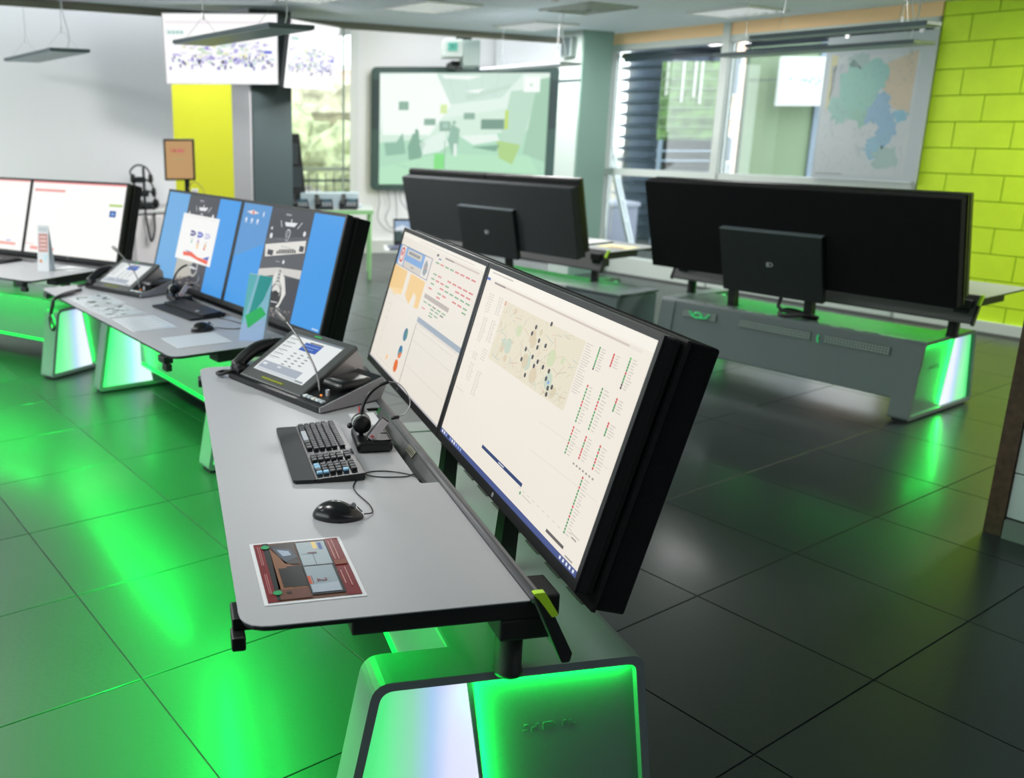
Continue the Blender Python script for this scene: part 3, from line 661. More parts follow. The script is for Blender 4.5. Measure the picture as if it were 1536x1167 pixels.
def scr_board(W, H):
    c = Canvas(W, H, (.80, .745, .665)); rnd = random.Random(5)
    c.rect(0, 0, 1, .035, (.86, .82, .74)); c.rect(.25, .02, .9, .024, LG, 2); c.rect(.50, .052, .52, .068, DG, 3); c.rect(.53, .075, .56, .083, srgb(100, 120, 180), 3)
    c.rect(.60, .052, .96, .062, srgb(205, 192, 184), 3); c.rect(.60, .052, .70, .062, srgb(150, 142, 138), 4)
    BLU = srgb(128, 168, 214)
    c.rect(.0, .096, .463, .252, srgb(80, 100, 135), 2); c.rect(.004, .100, .458, .248, srgb(228, 222, 214), 3)
    c.rect(.004, .100, .03, .248, BLU, 4); c.rect(.10, .100, .37, .248, BLU, 4)
    c.disc(.062, .17, .030, RED, 5, 12); c.disc(.062, .17, .022, srgb(228, 222, 214), 6, 12); c.disc(.062, .16, .010, RED, 7)
    c.rect(.13, .108, .335, .155, srgb(205, 198, 188), 5); c.rect(.115, .20, .37, .248, srgb(208, 202, 192), 5); c.rect(.22, .22, .27, .228, GREY, 6)
    for k in range(6): c.rect(.155 + k * .027, .122, .174 + k * .027, .142, srgb(110, 115, 125), 6)
    c.poly([(.40, .12), (.43, .15), (.44, .20), (.42, .235), (.39, .22), (.385, .16)], srgb(150, 158, 160), 5); c.rect(.39, .17, .435, .176, srgb(215, 150, 130), 6)
    OR = srgb(236, 200, 138)
    c.rect(0, .262, .20, .44, OR, 2); c.poly([(.255, .262), (.455, .265), (.456, .456), (.40, .468), (.40, .40), (.36, .37), (.33, .47), (.255, .43)], OR, 2)
    c.poly([(0, .44), (.20, .40), (.20, .44), (.1, .47)], srgb(240, 214, 170), 2)
    for k in range(9): c.rect(.01 + k * .047, .27, .014 + k * .047, .43, srgb(240, 212, 160), 3)
    rows = ((.108, [0, 1, 2, 3, 4, 5, 6, 7], 'grggrrrr', 0), (.184, [0, 1, 3, 4, 5, 6, 7], 'grrrrrr', .01), (.218, [0, 1, 2, 3, 5, 6, 7], 'grrgrrr', 0), (.250, [0, 2, 3, 4, 5, 6, 7], 'grggggg', .01), (.285, [0, 2, 3, 5, 6, 7], 'rgrrrg', 0), (.312, [2, 7], 'rg', 0))
    for y, cols, s, o in rows:
        for q, ch in zip(cols, s):
            x = .51 + q * .057 + o; k = RED if ch == 'r' else GRN
            for d in range(3): c.rect(x + d * .014, y - .004, x + .010 + d * .014, y + .006, k, 3)
    c.rect(.49, .332, .785, .362, srgb(182, 172, 165), 3)
    for y, n in ((.385, 5), (.405, 3), (.43, 2), (.45, 1)):
        for q in range(n):
            x = .50 + q * .057 + (.1 if y > .39 else 0)
            for d in range(3): c.rect(x + d * .014, y - .004, x + .010 + d * .014, y + .005, DG if q == 2 else GRN, 3)
    for d in range(3): c.rect(.50 + d * .014, .425, .51 + d * .014, .433, RED, 3)
    c.rect(.489, .499, 1, .535, srgb(158, 170, 182), 3); c.rect(.489, .545, 1, .548, LG, 3); c.rect(.489, .575, .95, .578, LG, 3)
    c.rect(.4905, .55, .4945, .99, srgb(90, 85, 85), 3)
    for a in (.50, .62, .80): c.rect(.50, a + .04, .97, a + .0425, LG, 3)
    c.rect(.04, .47, .30, .472, LG, 3); c.rect(.10, .52, .103, .96, LG, 3); c.rect(.10, .955, .33, .958, LG, 3)
    for k in range(7): c.rect(.07, .55 + k * .055, .09, .553 + k * .055, GREY if k < 3 else LG, 3)
    for x, y, a, b_, c1, c2, c3 in ((.404, .667, 0, 200, srgb(80, 130, 150), srgb(90, 150, 120), srgb(70, 110, 150)), (.399, .798, 0, 120, srgb(230, 120, 50), srgb(60, 140, 165), srgb(50, 105, 150)), (.392, .905, 0, 360, srgb(225, 110, 45), srgb(225, 110, 45), srgb(225, 110, 45))):
        c.disc(x, y, .024, c2, 3, 16); c.disc(x, y, .024, c1, 4, 10, a, b_ if b_ < 360 else 359); c.disc(x, y, .024, c3, 4, 8, 200, 280)
    c.disc(.25, .905, .010, srgb(245, 190, 120), 3)
    c.rect(0, .988, 1, 1, srgb(190, 186, 190), 3)
    return c
BLUE = srgb(58, 150, 226)
def poster(c, x0, x1, rnd, full):
    """dark wallpaper picture: cockpit of a vehicle with a plate above and a hanging key fob below"""
    w = x1 - x0; X = lambda f: x0 + f * w; D = srgb(62, 64, 72); WH = srgb(225, 226, 230)
    c.rect(x0, 0, x1, 1, D, 2); c.poly([(X(0), .30), (X(1), .22), (X(1), .60), (X(0), .66)], srgb(84, 86, 92), 3)
    c.rect(X(.37), .045, X(.50), .062, srgb(150, 150, 158), 4)
    c.line((X(.28), .115), (X(.33), .175), .004, WH, 4); c.line((X(.70), .165), (X(.78), .105), .004, WH, 4)
    c.poly([(X(.38), .125), (X(.68), .115), (X(.62), .155), (X(.42), .160)], WH, 4); c.rect(X(.52), .09, X(.54), .12, WH, 4)
    c.disc(X(.51), .225, .022, srgb(205, 206, 212), 4, 14); c.disc(X(.51), .225, .017, D, 5, 14); c.line((X(.51), .195), (X(.51), .255), .003, WH, 6); c.disc(X(.51), .268, .013, srgb(200, 200, 206), 4); c.disc(X(.51), .268, .009, D, 5)
    c.rect(X(.25), .285, X(.75), .292, srgb(110, 112, 120), 4); c.disc(X(.12), .27, .014, WH, 4, 7); c.disc(X(.88), .20, .013, WH, 4, 6); c.disc(X(.10), .20, .008, WH, 4, 6)
    if full:
        c.poly([(X(.03), .36), (X(.95), .255), (X(.97), .365), (X(.08), .475)], srgb(222, 220, 214), 5)
        for a, b_, q in ((.12, .26, .40), (.84, .94, .31)): c.rect(X(a), q, X(b_), q + .05, D, 6)
        for k in range(9): c.rect(X(.34 + k * .05), .385 - k * .005 + (.012 if k in (0, 8) else 0), X(.375 + k * .05), .425 - k * .005, srgb(40, 40, 46), 6)
        for k in range(5): c.rect(X(.42 + k * .05), .345, X(.45 + k * .05), .352, GREY, 6)
        c.rect(X(.36), .49, X(.46), .496, srgb(170, 170, 175), 5); c.disc(X(.55), .485, .010, WH, 5, 7)
        c.poly([(X(0), .60), (X(.45), .545), (X(1), .52), (X(1), .60), (X(.55), .60), (X(0), .68)], srgb(205, 203, 198), 5)
        c.poly([(X(.50), .555), (X(.66), .62), (X(.76), .76), (X(.66), .90), (X(.44), .90), (X(.34), .76), (X(.40), .62)], srgb(222, 221, 215), 6)
        for k in range(3): c.disc(X(.52), .585 + k * .034, .013, D, 7, 9); c.disc(X(.52), .585 + k * .034, .007, srgb(222, 221, 215), 8, 8)
        c.line((X(.50), .66), (X(.42), .74), .004, D, 7); c.line((X(.55), .66), (X(.66), .73), .004, D, 7)
        c.disc(X(.53), .80, .055, srgb(38, 38, 42), 7, 22); c.disc(X(.53), .775, .040, srgb(215, 214, 210), 8, 18); c.disc(X(.53), .835, .042, srgb(38, 38, 42), 9, 18)
        for k in range(4): c.rect(X(.42 + k * .055), .765, X(.455 + k * .055), .795, srgb(38, 38, 42), 9)
        c.line((X(.42), .865), (X(.62), .858), .004, WH, 10)
    else:
        c.disc(X(.62), .78, .05, srgb(170, 170, 168), 4, 16); c.disc(X(.62), .78, .036, D, 5, 16); c.rect(X(.5), .77, X(.72), .79, WH, 6)
        c.poly([(X(0), .72), (X(.5), .70), (X(.7), .84), (X(0), .98)], srgb(185, 182, 172), 4)
    for k in range(90):
        x = rnd.uniform(.02, .93); y = rnd.uniform(.90, .985); c.rect(X(x), y, X(x + rnd.uniform(.02, .06)), y + .010, rnd.choice([srgb(96, 92, 88), srgb(140, 132, 124), srgb(172, 160, 150), srgb(60, 58, 60)]), 5 + k % 3)
def scr_blue_right(W, H):
    c = Canvas(W, H, BLUE); rnd = random.Random(9)
    c.poly([(0, 0), (.33, 0), (.33, .35), (0, .55)], srgb(84, 146, 205), 1)
    poster(c, .315, .732, rnd, True)
    for k, (x, y) in enumerate(((.06, .16), (.125, .16), (.19, .16))): c.disc(x, y, .010, srgb(232, 236, 244), 4, 8); c.rect(x - .012, y + .024, x + .012, y + .030, srgb(225, 230, 240), 4)
    c.poly([(.05, .085), (.12, .06), (.19, .085), (.12, .105)], srgb(225, 215, 215), 4); c.rect(.235, .065, .245, .11, srgb(230, 235, 245), 4); c.disc(.125, .085, .012, srgb(215, 130, 120), 5)
    c.rect(.93, .975, .985, .985, srgb(210, 225, 240), 3)
    return c
def scr_blue_left(W, H):
    c = Canvas(W, H, BLUE); rnd = random.Random(11)
    c.poly([(0, 0), (.33, 0), (.36, 1), (0, 1)], srgb(98, 164, 218), 1)
    poster(c, .318, .735, rnd, False)
    c.rect(.285, .212, .785, .722, srgb(240, 240, 238), 9)
    c.rect(.31, .235, .76, .240, srgb(215, 215, 215), 10)
    for k, col in enumerate((srgb(60, 60, 130), srgb(66, 84, 190), srgb(196, 196, 222))):
        x = .435 + k * .10
        c.poly([(x, .385), (x + .055, .385), (x + .085, .415), (x + .055, .445), (x, .445), (x + .012, .415)], col, 10); c.rect(x + .02, .408, x + .055, .422, srgb(230, 230, 240), 11)
    for x, y, col in ((.476, .505, srgb(150, 200, 170)), (.565, .525, srgb(235, 190, 120)), (.671, .515, srgb(225, 180, 110)), (.665, .55, srgb(220, 110, 90)), (.57, .555, srgb(240, 200, 130)), (.565, .49, srgb(190, 150, 190))): c.disc(x, y, .011, col, 10, 8); c.rect(x - .02, y - .035, x + .02, y - .031, GREY, 10)
    c.poly([(.385, .635), (.50, .615), (.60, .655), (.745, .662), (.745, .705), (.62, .690), (.50, .665), (.40, .675)], srgb(232, 96, 66), 10)
    c.poly([(.39, .615), (.47, .612), (.50, .625)], srgb(80, 100, 190), 11); c.poly([(.67, .655), (.75, .615), (.745, .66)], srgb(66, 84, 190), 11)
    return c
def scr_white(W, H):
    c = Canvas(W, H, (1.0, .985, .95))
    c.rect(0, 0, 1, .022, srgb(240, 150, 150)); c.rect(.028, .105, .37, .14, srgb(236, 150, 145)); c.rect(.028, .117, .37, .124, srgb(245, 200, 195), 2)
    c.rect(.85, .258, .985, .292, srgb(170, 205, 110)); c.rect(.85, .268, .985, .274, srgb(215, 230, 180), 2)
    c.rect(.864, .345, .93, .43, srgb(48, 92, 170)); c.poly([(.875, .40), (.90, .365), (.92, .40)], srgb(150, 190, 230), 2)
    c.rect(0, .875, .10, .885, srgb(240, 180, 175)); c.rect(.06, .91, .33, .955, srgb(244, 170, 160))
    return c
def scr_white_left(W, H):
    c = Canvas(W, H, (1.0, .985, .95)); rnd = random.Random(2)
    c.rect(0, 0, 1, .022, srgb(240, 170, 165)); c.rect(.3, .06, .9, .066, srgb(225, 220, 220)); c.rect(.3, .89, .92, .93, srgb(244, 175, 165))
    for k in range(40): x = rnd.uniform(.55, .92); y = rnd.uniform(.45, .8); c.rect(x, y, x + .02, y + .006, srgb(225, 220, 225), 2)
    c.rect(.80, .86, .86, .875, srgb(150, 170, 220), 2)
    return c

MW = .973
def mon_pair(P, azy, tilt, h, labels, canv, sgn=1):
    """P: lower front corner at the small-y end. The operator's right is -y of the desk frame"""
    ws = WS((0, 0), azy); right = -ws.Y; P = Vector(P); res = []
    for k in range(2):
        o = P + ws.Y * (MW + .004) * (k + 1)
        res.append(monitor(o, right, tilt, MW, h, labels[k], canv[k]))
    return res
def pair_panel(P, azy, tilt, h, label, back=0.0, drop=.035, L=2 * MW + .004):
    ws = WS((0, 0), azy); right = -ws.Y; m = panel_matrix(Vector(P) + ws.Y * L, right, tilt)
    m2 = m @ Matrix.Translation((0, back, -drop)); return acoustic(m2.translation, right, tilt, L, h, label)
PFG = Vector((0.474, 1.661, .692)); mon_pair(PFG, -10.65, TILT, .545, ['large monitor in the foreground showing the street map with coloured dots', 'foreground monitor with red and green status rows and three pie charts'], [scr_map, scr_board])
pair_panel(PFG, -10.65, TILT, .575, 'black acoustic panel behind the two foreground monitors', .0, .030)
PMD = Vector((-.084, 3.847, .709)); mon_pair(PMD, -32.7, TILT, .549, ['blue wallpaper monitor showing the dark vertical picture with a hanging key fob', 'blue wallpaper monitor with a white document window open'], [scr_blue_right, scr_blue_left])
pair_panel(PMD, -32.7, TILT, .575, 'black acoustic panel behind the two blue wallpaper monitors', 0, .03)
PLF = Vector((-1.461, 5.998, .713)); mon_pair(PLF, -56, TILT, .545, ['white page monitor with a small blue square and green tag at its right', 'white page monitor cut by the left edge of the photo'], [scr_white, scr_white_left])
pair_panel(PLF, -56, TILT, .575, 'black acoustic panel behind the leftmost white page monitors', 0, .03)
def rear_group(ws, x, z, yb, hm, hp, tilt, labels, plabel, clabel, cov):
    P = ws.W(x, yb, z); mon_pair(P, ws.az, tilt, hm, labels, [None, None]); p = pair_panel(P, ws.az, tilt, hp, plabel, 0, .03)
    # metal equipment cover hung on the rear of the panel; panel local x runs against desk y
    L = 2 * MW + .004; x0 = L - (cov[1] - yb); x1 = L - (cov[0] - yb)
    t = thing('equipment_cover', clabel, 'cover', matrix=p.matrix_world.copy(), group='square equipment covers on the rear of the panels')
    bm = B(); b2(bm, x0, x1, .127, .165, cov[2], cov[3], bevel=.004); obj('cover_plate', bm, COVER, t)
    obj('top_edge', b2(B(), x0, x1, .127, .166, cov[3] - .004, cov[3] + .002), mat('cover_edge', (.20, .23, .25), .4), t)
    e = lettering('emblem', 'D', .040, CHIP, t, ((x0 + x1) / 2 - .008, .166, (cov[2] + cov[3]) / 2), (R(90), 0, R(180)), sx=1.1)
    obj('emblem', b2(B(), (x0 + x1) / 2 + .010, (x0 + x1) / 2 + .018, .1655, .1668, (cov[2] + cov[3]) / 2 - .014, (cov[2] + cov[3]) / 2 + .014), CHIP, t)
    return p
rear_group(RTW, .745, .715, -.02, .575, .61, R(15.5), ['monitor seen from behind at the right desk, end nearest the window', 'monitor seen from behind at the right desk, end nearest the lime wall'],
           'black acoustic panel at the right desk in front of the lime wall', 'black square cover with a small pale badge on the right desk panel', (.56, 1.225, -.075, .345))
rear_group(CTW, .815, .715, -.0, .545, .53, R(13), ['monitor seen from behind at the centre desk, end nearest the whiteboard', 'monitor seen from behind at the centre desk, end nearest the pale green column'],
           'charcoal acoustic panel at the centre desk in front of the whiteboard', 'dark square cover with a small pale badge on the centre desk panel', (.74, 1.37, -.060, .335))

# storage cabinet that bridges the two desks seen from behind
t = thing('storage_cabinet', 'grey storage cabinet bridging the centre desk and the right desk', 'cabinet', matrix=CTW.mx(0, 0))
obj('body', b2(B(), .50, .905, 1.835, 2.33, .03, .432, bevel=.004), BASE, t); obj('top', b2(B(), .49, .915, 1.835, 2.34, .440, .458, bevel=.003), BASE, t)
obj('shadow_gap', b2(B(), .51, .90, 1.84, 2.32, .43, .441), BLACKM, t); obj('plinth', b2(B(), .53, .88, 1.85, 2.30, 0, .03), BLACKM, t)
obj('door', b2(B(), .906, .916, 1.85, 2.32, .05, .425, bevel=.002), BASE, t)

# ================================================================== DESK TOP THINGS
ZT = .690
def phone_console(name_label, matrix, handset_cord=False):
    """touch phone console; x right, y away from the operator"""
    t = thing('phone_console', name_label, 'phone', matrix=matrix, group='touch screen phone consoles')
    obj('base', prism(B(), rounded([(-.045, 0), (.525, 0), (.525, .26), (.38, .30), (-.045, .30)], .015, 3), .004, .022), BLACK, t)
    obj('housing', prism(B(), [(.035, .022), (.265, .150), (.30, .115), (.305, .022)], .02, .385, 'X'), mat('console_side', (.38, .37, .38), .3, metal=.4), t)
    # tilted screen slab
    st = Matrix.Translation((.01, .02, .026)) @ Matrix.Rotation(R(-60.7), 4, 'X')
    s = B(); b2(s, 0, .38, 0, .018, 0, .286, bevel=.004); sl = obj('display_slab', s, mat('console_bezel', (.075, .08, .078), .35), t); sl.matrix_local = st
    c = Canvas(.305, .215, srgb(228, 232, 232)); rnd = random.Random(4)
    c.rect(0, 0, 1, .05, srgb(120, 130, 140)); c.rect(.36, .13, .69, .33, srgb(58, 96, 180), 2); c.rect(.43, .10, .69, .125, srgb(60, 62, 70), 3); c.rect(.38, .19, .66, .20, srgb(180, 200, 235), 3); c.rect(.38, .26, .60, .268, srgb(180, 200, 235), 3)
    for k in range(6): c.rect(.03, .12 + k * .10, .22, .135 + k * .10, srgb(120, 126, 132), 2); c.rect(.03, .16 + k * .10, .15, .168 + k * .10, srgb(160, 166, 170), 2)
    for k in range(14): x = .35 + (k % 3) * .14; y = .42 + (k // 3) * .075; c.rect(x, y, x + .06, y + .02, srgb(96, 100, 108), 2)
    c.rect(.03, .76, .82, .93, srgb(166, 174, 186), 2); c.rect(.06, .80, .14, .85, srgb(225, 228, 232), 3); c.rect(.35, .80, .42, .83, srgb(225, 228, 232), 3); c.rect(.03, .94, .97, .985, srgb(200, 206, 212), 2)
    for k in range(4): c.rect(.84 + .035 * k, .945, .86 + .035 * k, .98, srgb(60, 62, 70), 3)
    sc = c.build('screen', M_SCREEN, sl); sc.location = (.035, -.0008, .045)
    c = Canvas(.14, .012, srgb(90, 96, 40)); 
    for k in range(9): c.rect(.05 + k * .10, .2, .11 + k * .10, .8, srgb(160, 165, 70), 2)
    y = c.build('label_strip', M_PRINT, sl); y.location = (.12, -.0008, .015)
    g = c = Canvas(.04, .005, srgb(40, 200, 90)); y = g.build('status_strip', M_SCREEN, sl); y.location = (.15, -.0008, .270)
    # handset on the left
    h = spline([(-.03, .045, .03), (-.035, .05, .055), (-.035, .12, .095), (-.03, .20, .105), (-.03, .27, .085), (-.03, .29, .05)], 5)
    n = len(h); obj('handset', tube(B(), h, [.031 if (i < 5 or i > n - 6) else .025 for i in range(n)], 10), BLACK, t, True)
    obj('handset_cradle', b2(B(), -.06, .0, .02, .29, .018, .045, bevel=.008), BLACK, t)
    bm = tube(B(), spline([(-.035, .02, .03), (-.055, -.02, .016), (-.085, -.02, .014), (-.09, .015, .014), (-.06, .025, .016), (-.05, -.005, .02)], 6), .007, 7); obj('cord', bm, WIRE, t, True)
    # speaker wedge with key row and gooseneck microphone
    obj('speaker_wedge', prism(B(), [(.0, .022), (.02, .026), (.27, .085), (.28, .05), (.26, .022)], .395, .525, 'X'), BLACK, t)
    obj('wedge_side', prism(B(), [(.0, .006), (.0, .022), (.27, .083), (.285, .05), (.26, .006)], .525, .531, 'X'), mat('wedge_grey', (.28, .28, .30), .4), t)
    bm = B(); b2(bm, .40, .515, .10, .25, .045, .082, bevel=.02, seg=3); obj('speaker_dome', bm, BLACK, t, True)
    for k in range(5): kk = obj('key', b2(B(), .402 + k * .023, .421 + k * .023, .022, .040, .028, .0355, bevel=.002, seg=1), mat('console_key_%d' % (k % 3), [(.55, .60, .62), (.35, .42, .46), (.6, .62, .55)][k % 3], .4), t)
    obj('indicator', lathe(B(), [(.004, 0), (.004, .004)], (.455, .062, .036), 8), mat('indicator_orange', (.4, .1, .02), .4, emit=(1, .3, .05), es=1.0), t)
    obj('jack', lathe(B(), [(.008, 0), (.008, .02), (.005, .022)], (.475, .075, .038), 10), SILVER, t)
    nk = spline([(.425, .080, .04), (.40, .085, .10), (.335, .09, .165), (.25, .10, .215), (.19, .105, .245)], 7)
    mg = obj('gooseneck', tube(B(), nk, .0038, 8), mat('gooseneck_steel', (.22, .22, .22), .3, metal=.7), t, True)
    obj('microphone', tube(B(), [(.20, .105, .240), (.185, .106, .249), (.14, .109, .268), (.13, .11, .272)], [.006, .011, .011, .008], 10), mat('mic_grey', (.20, .19, .19), .35, metal=.4), mg, True)
    return t
def console_matrix(sl_world, az_right, s=1.0):
    """place so that the slab's lower left corner (.01,.02,.026) lands on sl_world"""
    a = R(az_right); r = Vector((math.sin(a), math.cos(a), 0)); b = Vector((0, 0, 1)).cross(r)
    m = Matrix((r, b, Vector((0, 0, 1)))).transposed().to_4x4() @ Matrix.Diagonal((s, s, s, 1)); off = m @ Vector((.01, .02, 0))
    m.translation = Vector((sl_world[0], sl_world[1], 0)) - Vector((off[0], off[1], 0)) + Vector((0, 0, ZT)); return m
phone_console('touch phone console on the foreground desk with its gooseneck microphone bent left', console_matrix((-.368, 3.267, 0), 141.9))
phone_console('touch phone console on the desk with the blue wallpaper screens', console_matrix((-1.43, 5.24, 0), 130.2, .90))

def keyboard(ws, x, y, rz, label, detail):
    t = thing('keyboard', label, 'keyboard', matrix=ws.mx(x, y, ZT) @ Matrix.Rotation(rz, 4, 'Z'), group='black keyboards on the control desks')
    # local y along the length (.45), x depth: 0 palm rest edge .. .19 rear
    pr = rounded([(0, 0), (.19, 0), (.19, .45), (0, .45)], .012, 3)
    obj('palm_rest', prism(B(), rounded([(0, .004), (.062, 0), (.062, .45), (0, .446)], .01, 3), .002, .011), DARK, t)
    obj('body', prism(B(), [(.060, .002), (.060, .012), (.19, .022), (.192, .012), (.19, .002)], 0, .45, 'Y'), BLACK, t)
    KC = mat('key_cap', (.022, .025, .028), .42); KB = mat('key_blue', (.20, .42, .62), .4); KL = mat('key_light', (.32, .36, .40), .4)
    if detail:
        me = {}
        def key(px, py, w=.0155, d=.0155, m=KC):
            k = (round(w, 4), round(d, 4), m.name)
            if k not in me:
                bm = B(); b2(bm, -d / 2, d / 2, -w / 2, w / 2, 0, .007, bevel=.0018, seg=1); q = bpy.data.meshes.new('key'); bm.to_mesh(q); bm.free(); q.materials.append(m); me[k] = q
            o = bpy.data.objects.new('key', me[k]); C.objects.link(o); o.parent = t; o.location = (px, py, .0125 + (px - .06) * .077); o.rotation_euler = (0, -R(4.4), 0)
        for r in range(6):
            x0 = .075 + r * .0178 + (.004 if r == 5 else 0)
            if r == 0:
                for y0, w in ((.435, .02), (.412, .018), (.391, .018), (.335, .085), (.278, .018), (.256, .018), (.234, .02), (.165, .0155), (.147, .0155), (.129, .0155)): key(x0, y0, w, m=KL if w > .08 else KC)
            else:
                n = 14
                for k in range(n): key(x0, .437 - k * .0166 + (r % 2) * -.002, .0148)
                for k in range(3): key(x0, .165 - k * .018)
            for k in range(4): key(x0, .090 - k * .0185, m=KB if (k == 3 and r in (0, 1)) or (r == 0 and k < 2) or (r == 4 and k == 3) else KC)
    else:
        bm = B()
        for r in range(6):
            for k in range(20): b2(bm, .07 + r * .0185, .085 + r * .0185, .012 + k * .0215, .030 + k * .0215, .014 + r * .0012, .021 + r * .0012)
        q = obj('keys', bm, KC, t); q['kind'] = 'stuff'
        obj('worn_key', b2(B(), .088, .103, .10, .125, .020, .0235), KL, t)
    for yy in (.03, .42): obj('foot', b2(B(), .165, .18, yy - .01, yy + .01, 0, .012), BLACKM, t)
    return t
keyboard(FGW, .195, .685, R(-1), 'black keyboard with a palm rest and a few blue keys on the foreground desk', True)
keyboard(MDW, .352, .615, R(3), 'black keyboard on the desk with the blue wallpaper screens', False)

def mouse(ws, x, y, rz, label):
    t = thing('computer_mouse', label, 'mouse', matrix=ws.mx(x, y, ZT) @ Matrix.Rotation(rz, 4, 'Z'), group='black computer mice')
    bm = B(); bmesh.ops.create_uvsphere(bm, u_segments=24, v_segments=14, radius=1)
    for v in bm.verts:
        X, Y, Z = v.co; hump = 1 + .25 * (-X) - .25 * X * X
        v.co = (X * .062, Y * .034 * (1 + .08 * math.cos(X * 3)), .002 + max(0, Z + .05) * .038 * hump)
    obj('body', bm, mat('mouse_black', (.012, .013, .014), .22), t, True)
    bm = tube(B(), [(.046, -.001, .0285), (.058, -.001, .016)], .0015, 6); obj('button_gap', bm, BLACKM, t)
    w = obj('scroll_wheel', lathe(B(), [(.006, -.003), (.008, -.0015), (.008, .0015), (.006, .003)], n=14), mat('wheel_grey', (.3, .3, .32), .3, metal=.5), t, True); w.location = (.036, 0, .0355); w.location.z = .0315; w.rotation_euler = (R(90), 0, 0)
    obj('side_inset', tube(B(), [(.03, .030, .014), (0, .033, .018), (-.03, .029, .014)], .004, 6), DARK, t, True)
    return t
mouse(FGW, .272, .462, R(-12), 'black wired mouse beside the laminated sheet on the foreground desk')
mouse(MDW, .315, .395, R(10), 'black wired mouse on the desk with the blue wallpaper screens')
def cable(name, label, pts, r, m, ws=None, group=None, k=6):
    P = [ws.W(*p) for p in pts] if ws else [Vector(p) for p in pts]
    o = obj(name, tube(B(), spline(P, k), r, 7), m, None, True); tag(o, label, 'cable', group); return o
cable('mouse_cable', 'thin black mouse cable looping across the foreground desk', [(.335, .455, .697), (.358, .47, .693), (.362, .52, .692), (.346, .60, .692), (.350, .655, .692), (.395, .728, .692), (.45, .735, .692), (.505, .70, .693), (.530, .665, .690), (.545, .65, .665), (.548, .64, .62)], .0016, WIRE, FGW)
cable('keyboard_cable', 'thin black keyboard cable curving to the desk gap', [(.385, .72, .697), (.41, .705, .692), (.45, .69, .692), (.50, .685, .692), (.527, .70, .690), (.545, .69, .66), (.548, .68, .62)], .0016, WIRE, FGW)
cable('mouse_cable', 'thin black mouse cable lying on the desk with the blue wallpaper screens', [(.378, .405, .697), (.43, .36, .692), (.48, .34, .692), (.53, .40, .692), (.52, .52, .692), (.50, .62, .692), (.54, .70, .695)], .002, WIRE, MDW)

# laminated photo sheet
def sheet(ws, p, q, rz, w, d, label, fn, mt=M_PRINT, border=None, group=None, curl=0.0):
    t = thing('laminated_sheet' if border else 'paper_sheet', label, 'sheet' if border else 'paper', matrix=ws.mx(p, q, ZT) @ Matrix.Rotation(rz, 4, 'Z'), group=group)
    bm = B(); n = 6; g = [[bm.verts.new((w * i / n, d * j / n, .0012 + curl * ((i / n) ** 3) * ((1 - j / n) ** 3))) for j in range(n + 1)] for i in range(n + 1)]
    for i in range(n):
        for j in range(n): bm.faces.new((g[i][j], g[i + 1][j], g[i + 1][j + 1], g[i][j + 1]))
    r = bmesh.ops.extrude_face_region(bm, geom=list(bm.faces)); 
    for v in r['geom']:
        if isinstance(v, bmesh.types.BMVert): v.co.z -= .0008
    obj('sheet', bm, mat('white_laminate', (.72, .74, .76), .25) if border else mat('white_paper', (.68, .71, .74), .6), t)
    b = border or .004; c = fn(w - 2 * b, d - 2 * b); o = c.build('print', mt, t)
    o.matrix_local = Matrix.Translation((b, b, .0018)) @ Matrix.Rotation(R(-90), 4, 'X') @ Matrix.Identity(4)
    return t, o
def photo_sheet(W, H):
    # canvas x along the sheet's local x (right in the photo), t from far edge to near edge
    c = Canvas(W, H, srgb(96, 66, 52)); RD = srgb(112, 30, 36)
    c.rect(0, 0, .12, 1, RD, 2); c.rect(.845, 0, 1, 1, RD, 2); c.rect(.10, .0, .17, .98, srgb(30, 34, 34), 3)
    c.poly([(.17, .04), (.46, .02), (.46, .42), (.30, .40)], srgb(60, 58, 58), 3); c.poly([(.17, .10), (.30, .36), (.45, .52), (.46, .98), (.14, .98)], srgb(124, 84, 58), 3)
    c.poly([(.20, .10), (.40, .14), (.46, .30), (.31, .37)], srgb(70, 80, 92), 4); c.poly([(.25, .14), (.38, .18), (.40, .26), (.30, .27)], srgb(150, 165, 185), 5)
    c.rect(.30, .45, .47, .80, srgb(26, 28, 28), 4); c.rect(.205, .48, .31, .79, srgb(18, 18, 20), 5); c.rect(.14, .82, .47, .98, srgb(96, 60, 48), 4); c.rect(.22, .86, .27, .90, srgb(50, 30, 28), 5)
    c.rect(.475, .02, .84, .95, srgb(34, 40, 44), 4); c.rect(.49, .045, .825, .468, srgb(150, 165, 172), 5); c.rect(.49, .488, .81, .92, srgb(140, 156, 164), 5)
    c.rect(.64, .27, .646, .46, srgb(60, 66, 70), 6); c.rect(.50, .265, .70, .27, srgb(120, 130, 138), 6); c.rect(.67, .05, .72, .18, srgb(216, 190, 120), 6); c.rect(.74, .075, .78, .20, srgb(60, 84, 150), 6)
    c.rect(.488, .65, .52, .78, srgb(190, 82, 50), 6); c.rect(.53, .65, .538, .78, srgb(110, 60, 60), 6); c.poly([(.50, .80), (.8, .78), (.8, .92), (.5, .92)], srgb(160, 172, 184), 6)
    for x in (.035, .055): c.rect(x, .06, x + .007, .40, srgb(190, 130, 128), 6); c.rect(x, .55, x + .007, .88, srgb(190, 130, 128), 6)
    for x, a, b_ in ((.87, .06, .40), (.915, .03, .40), (.87, .60, .82), (.93, .55, .86)): c.rect(x, a, x + .010, b_, srgb(196, 150, 140), 6)
    c.rect(.845, .42, .99, .50, srgb(120, 56, 34), 6)
    c.disc(.125, .081, .0095, srgb(40, 150, 90), 7, 12); c.disc(.123, .871, .0095, srgb(40, 150, 90), 7, 12)
    return c
t, pr = sheet(FGW, .053, .073, R(1), .207, .279, 'laminated photo sheet with two numbered screens on the near corner of the foreground desk', photo_sheet, M_PRINT, .008, None, .0)
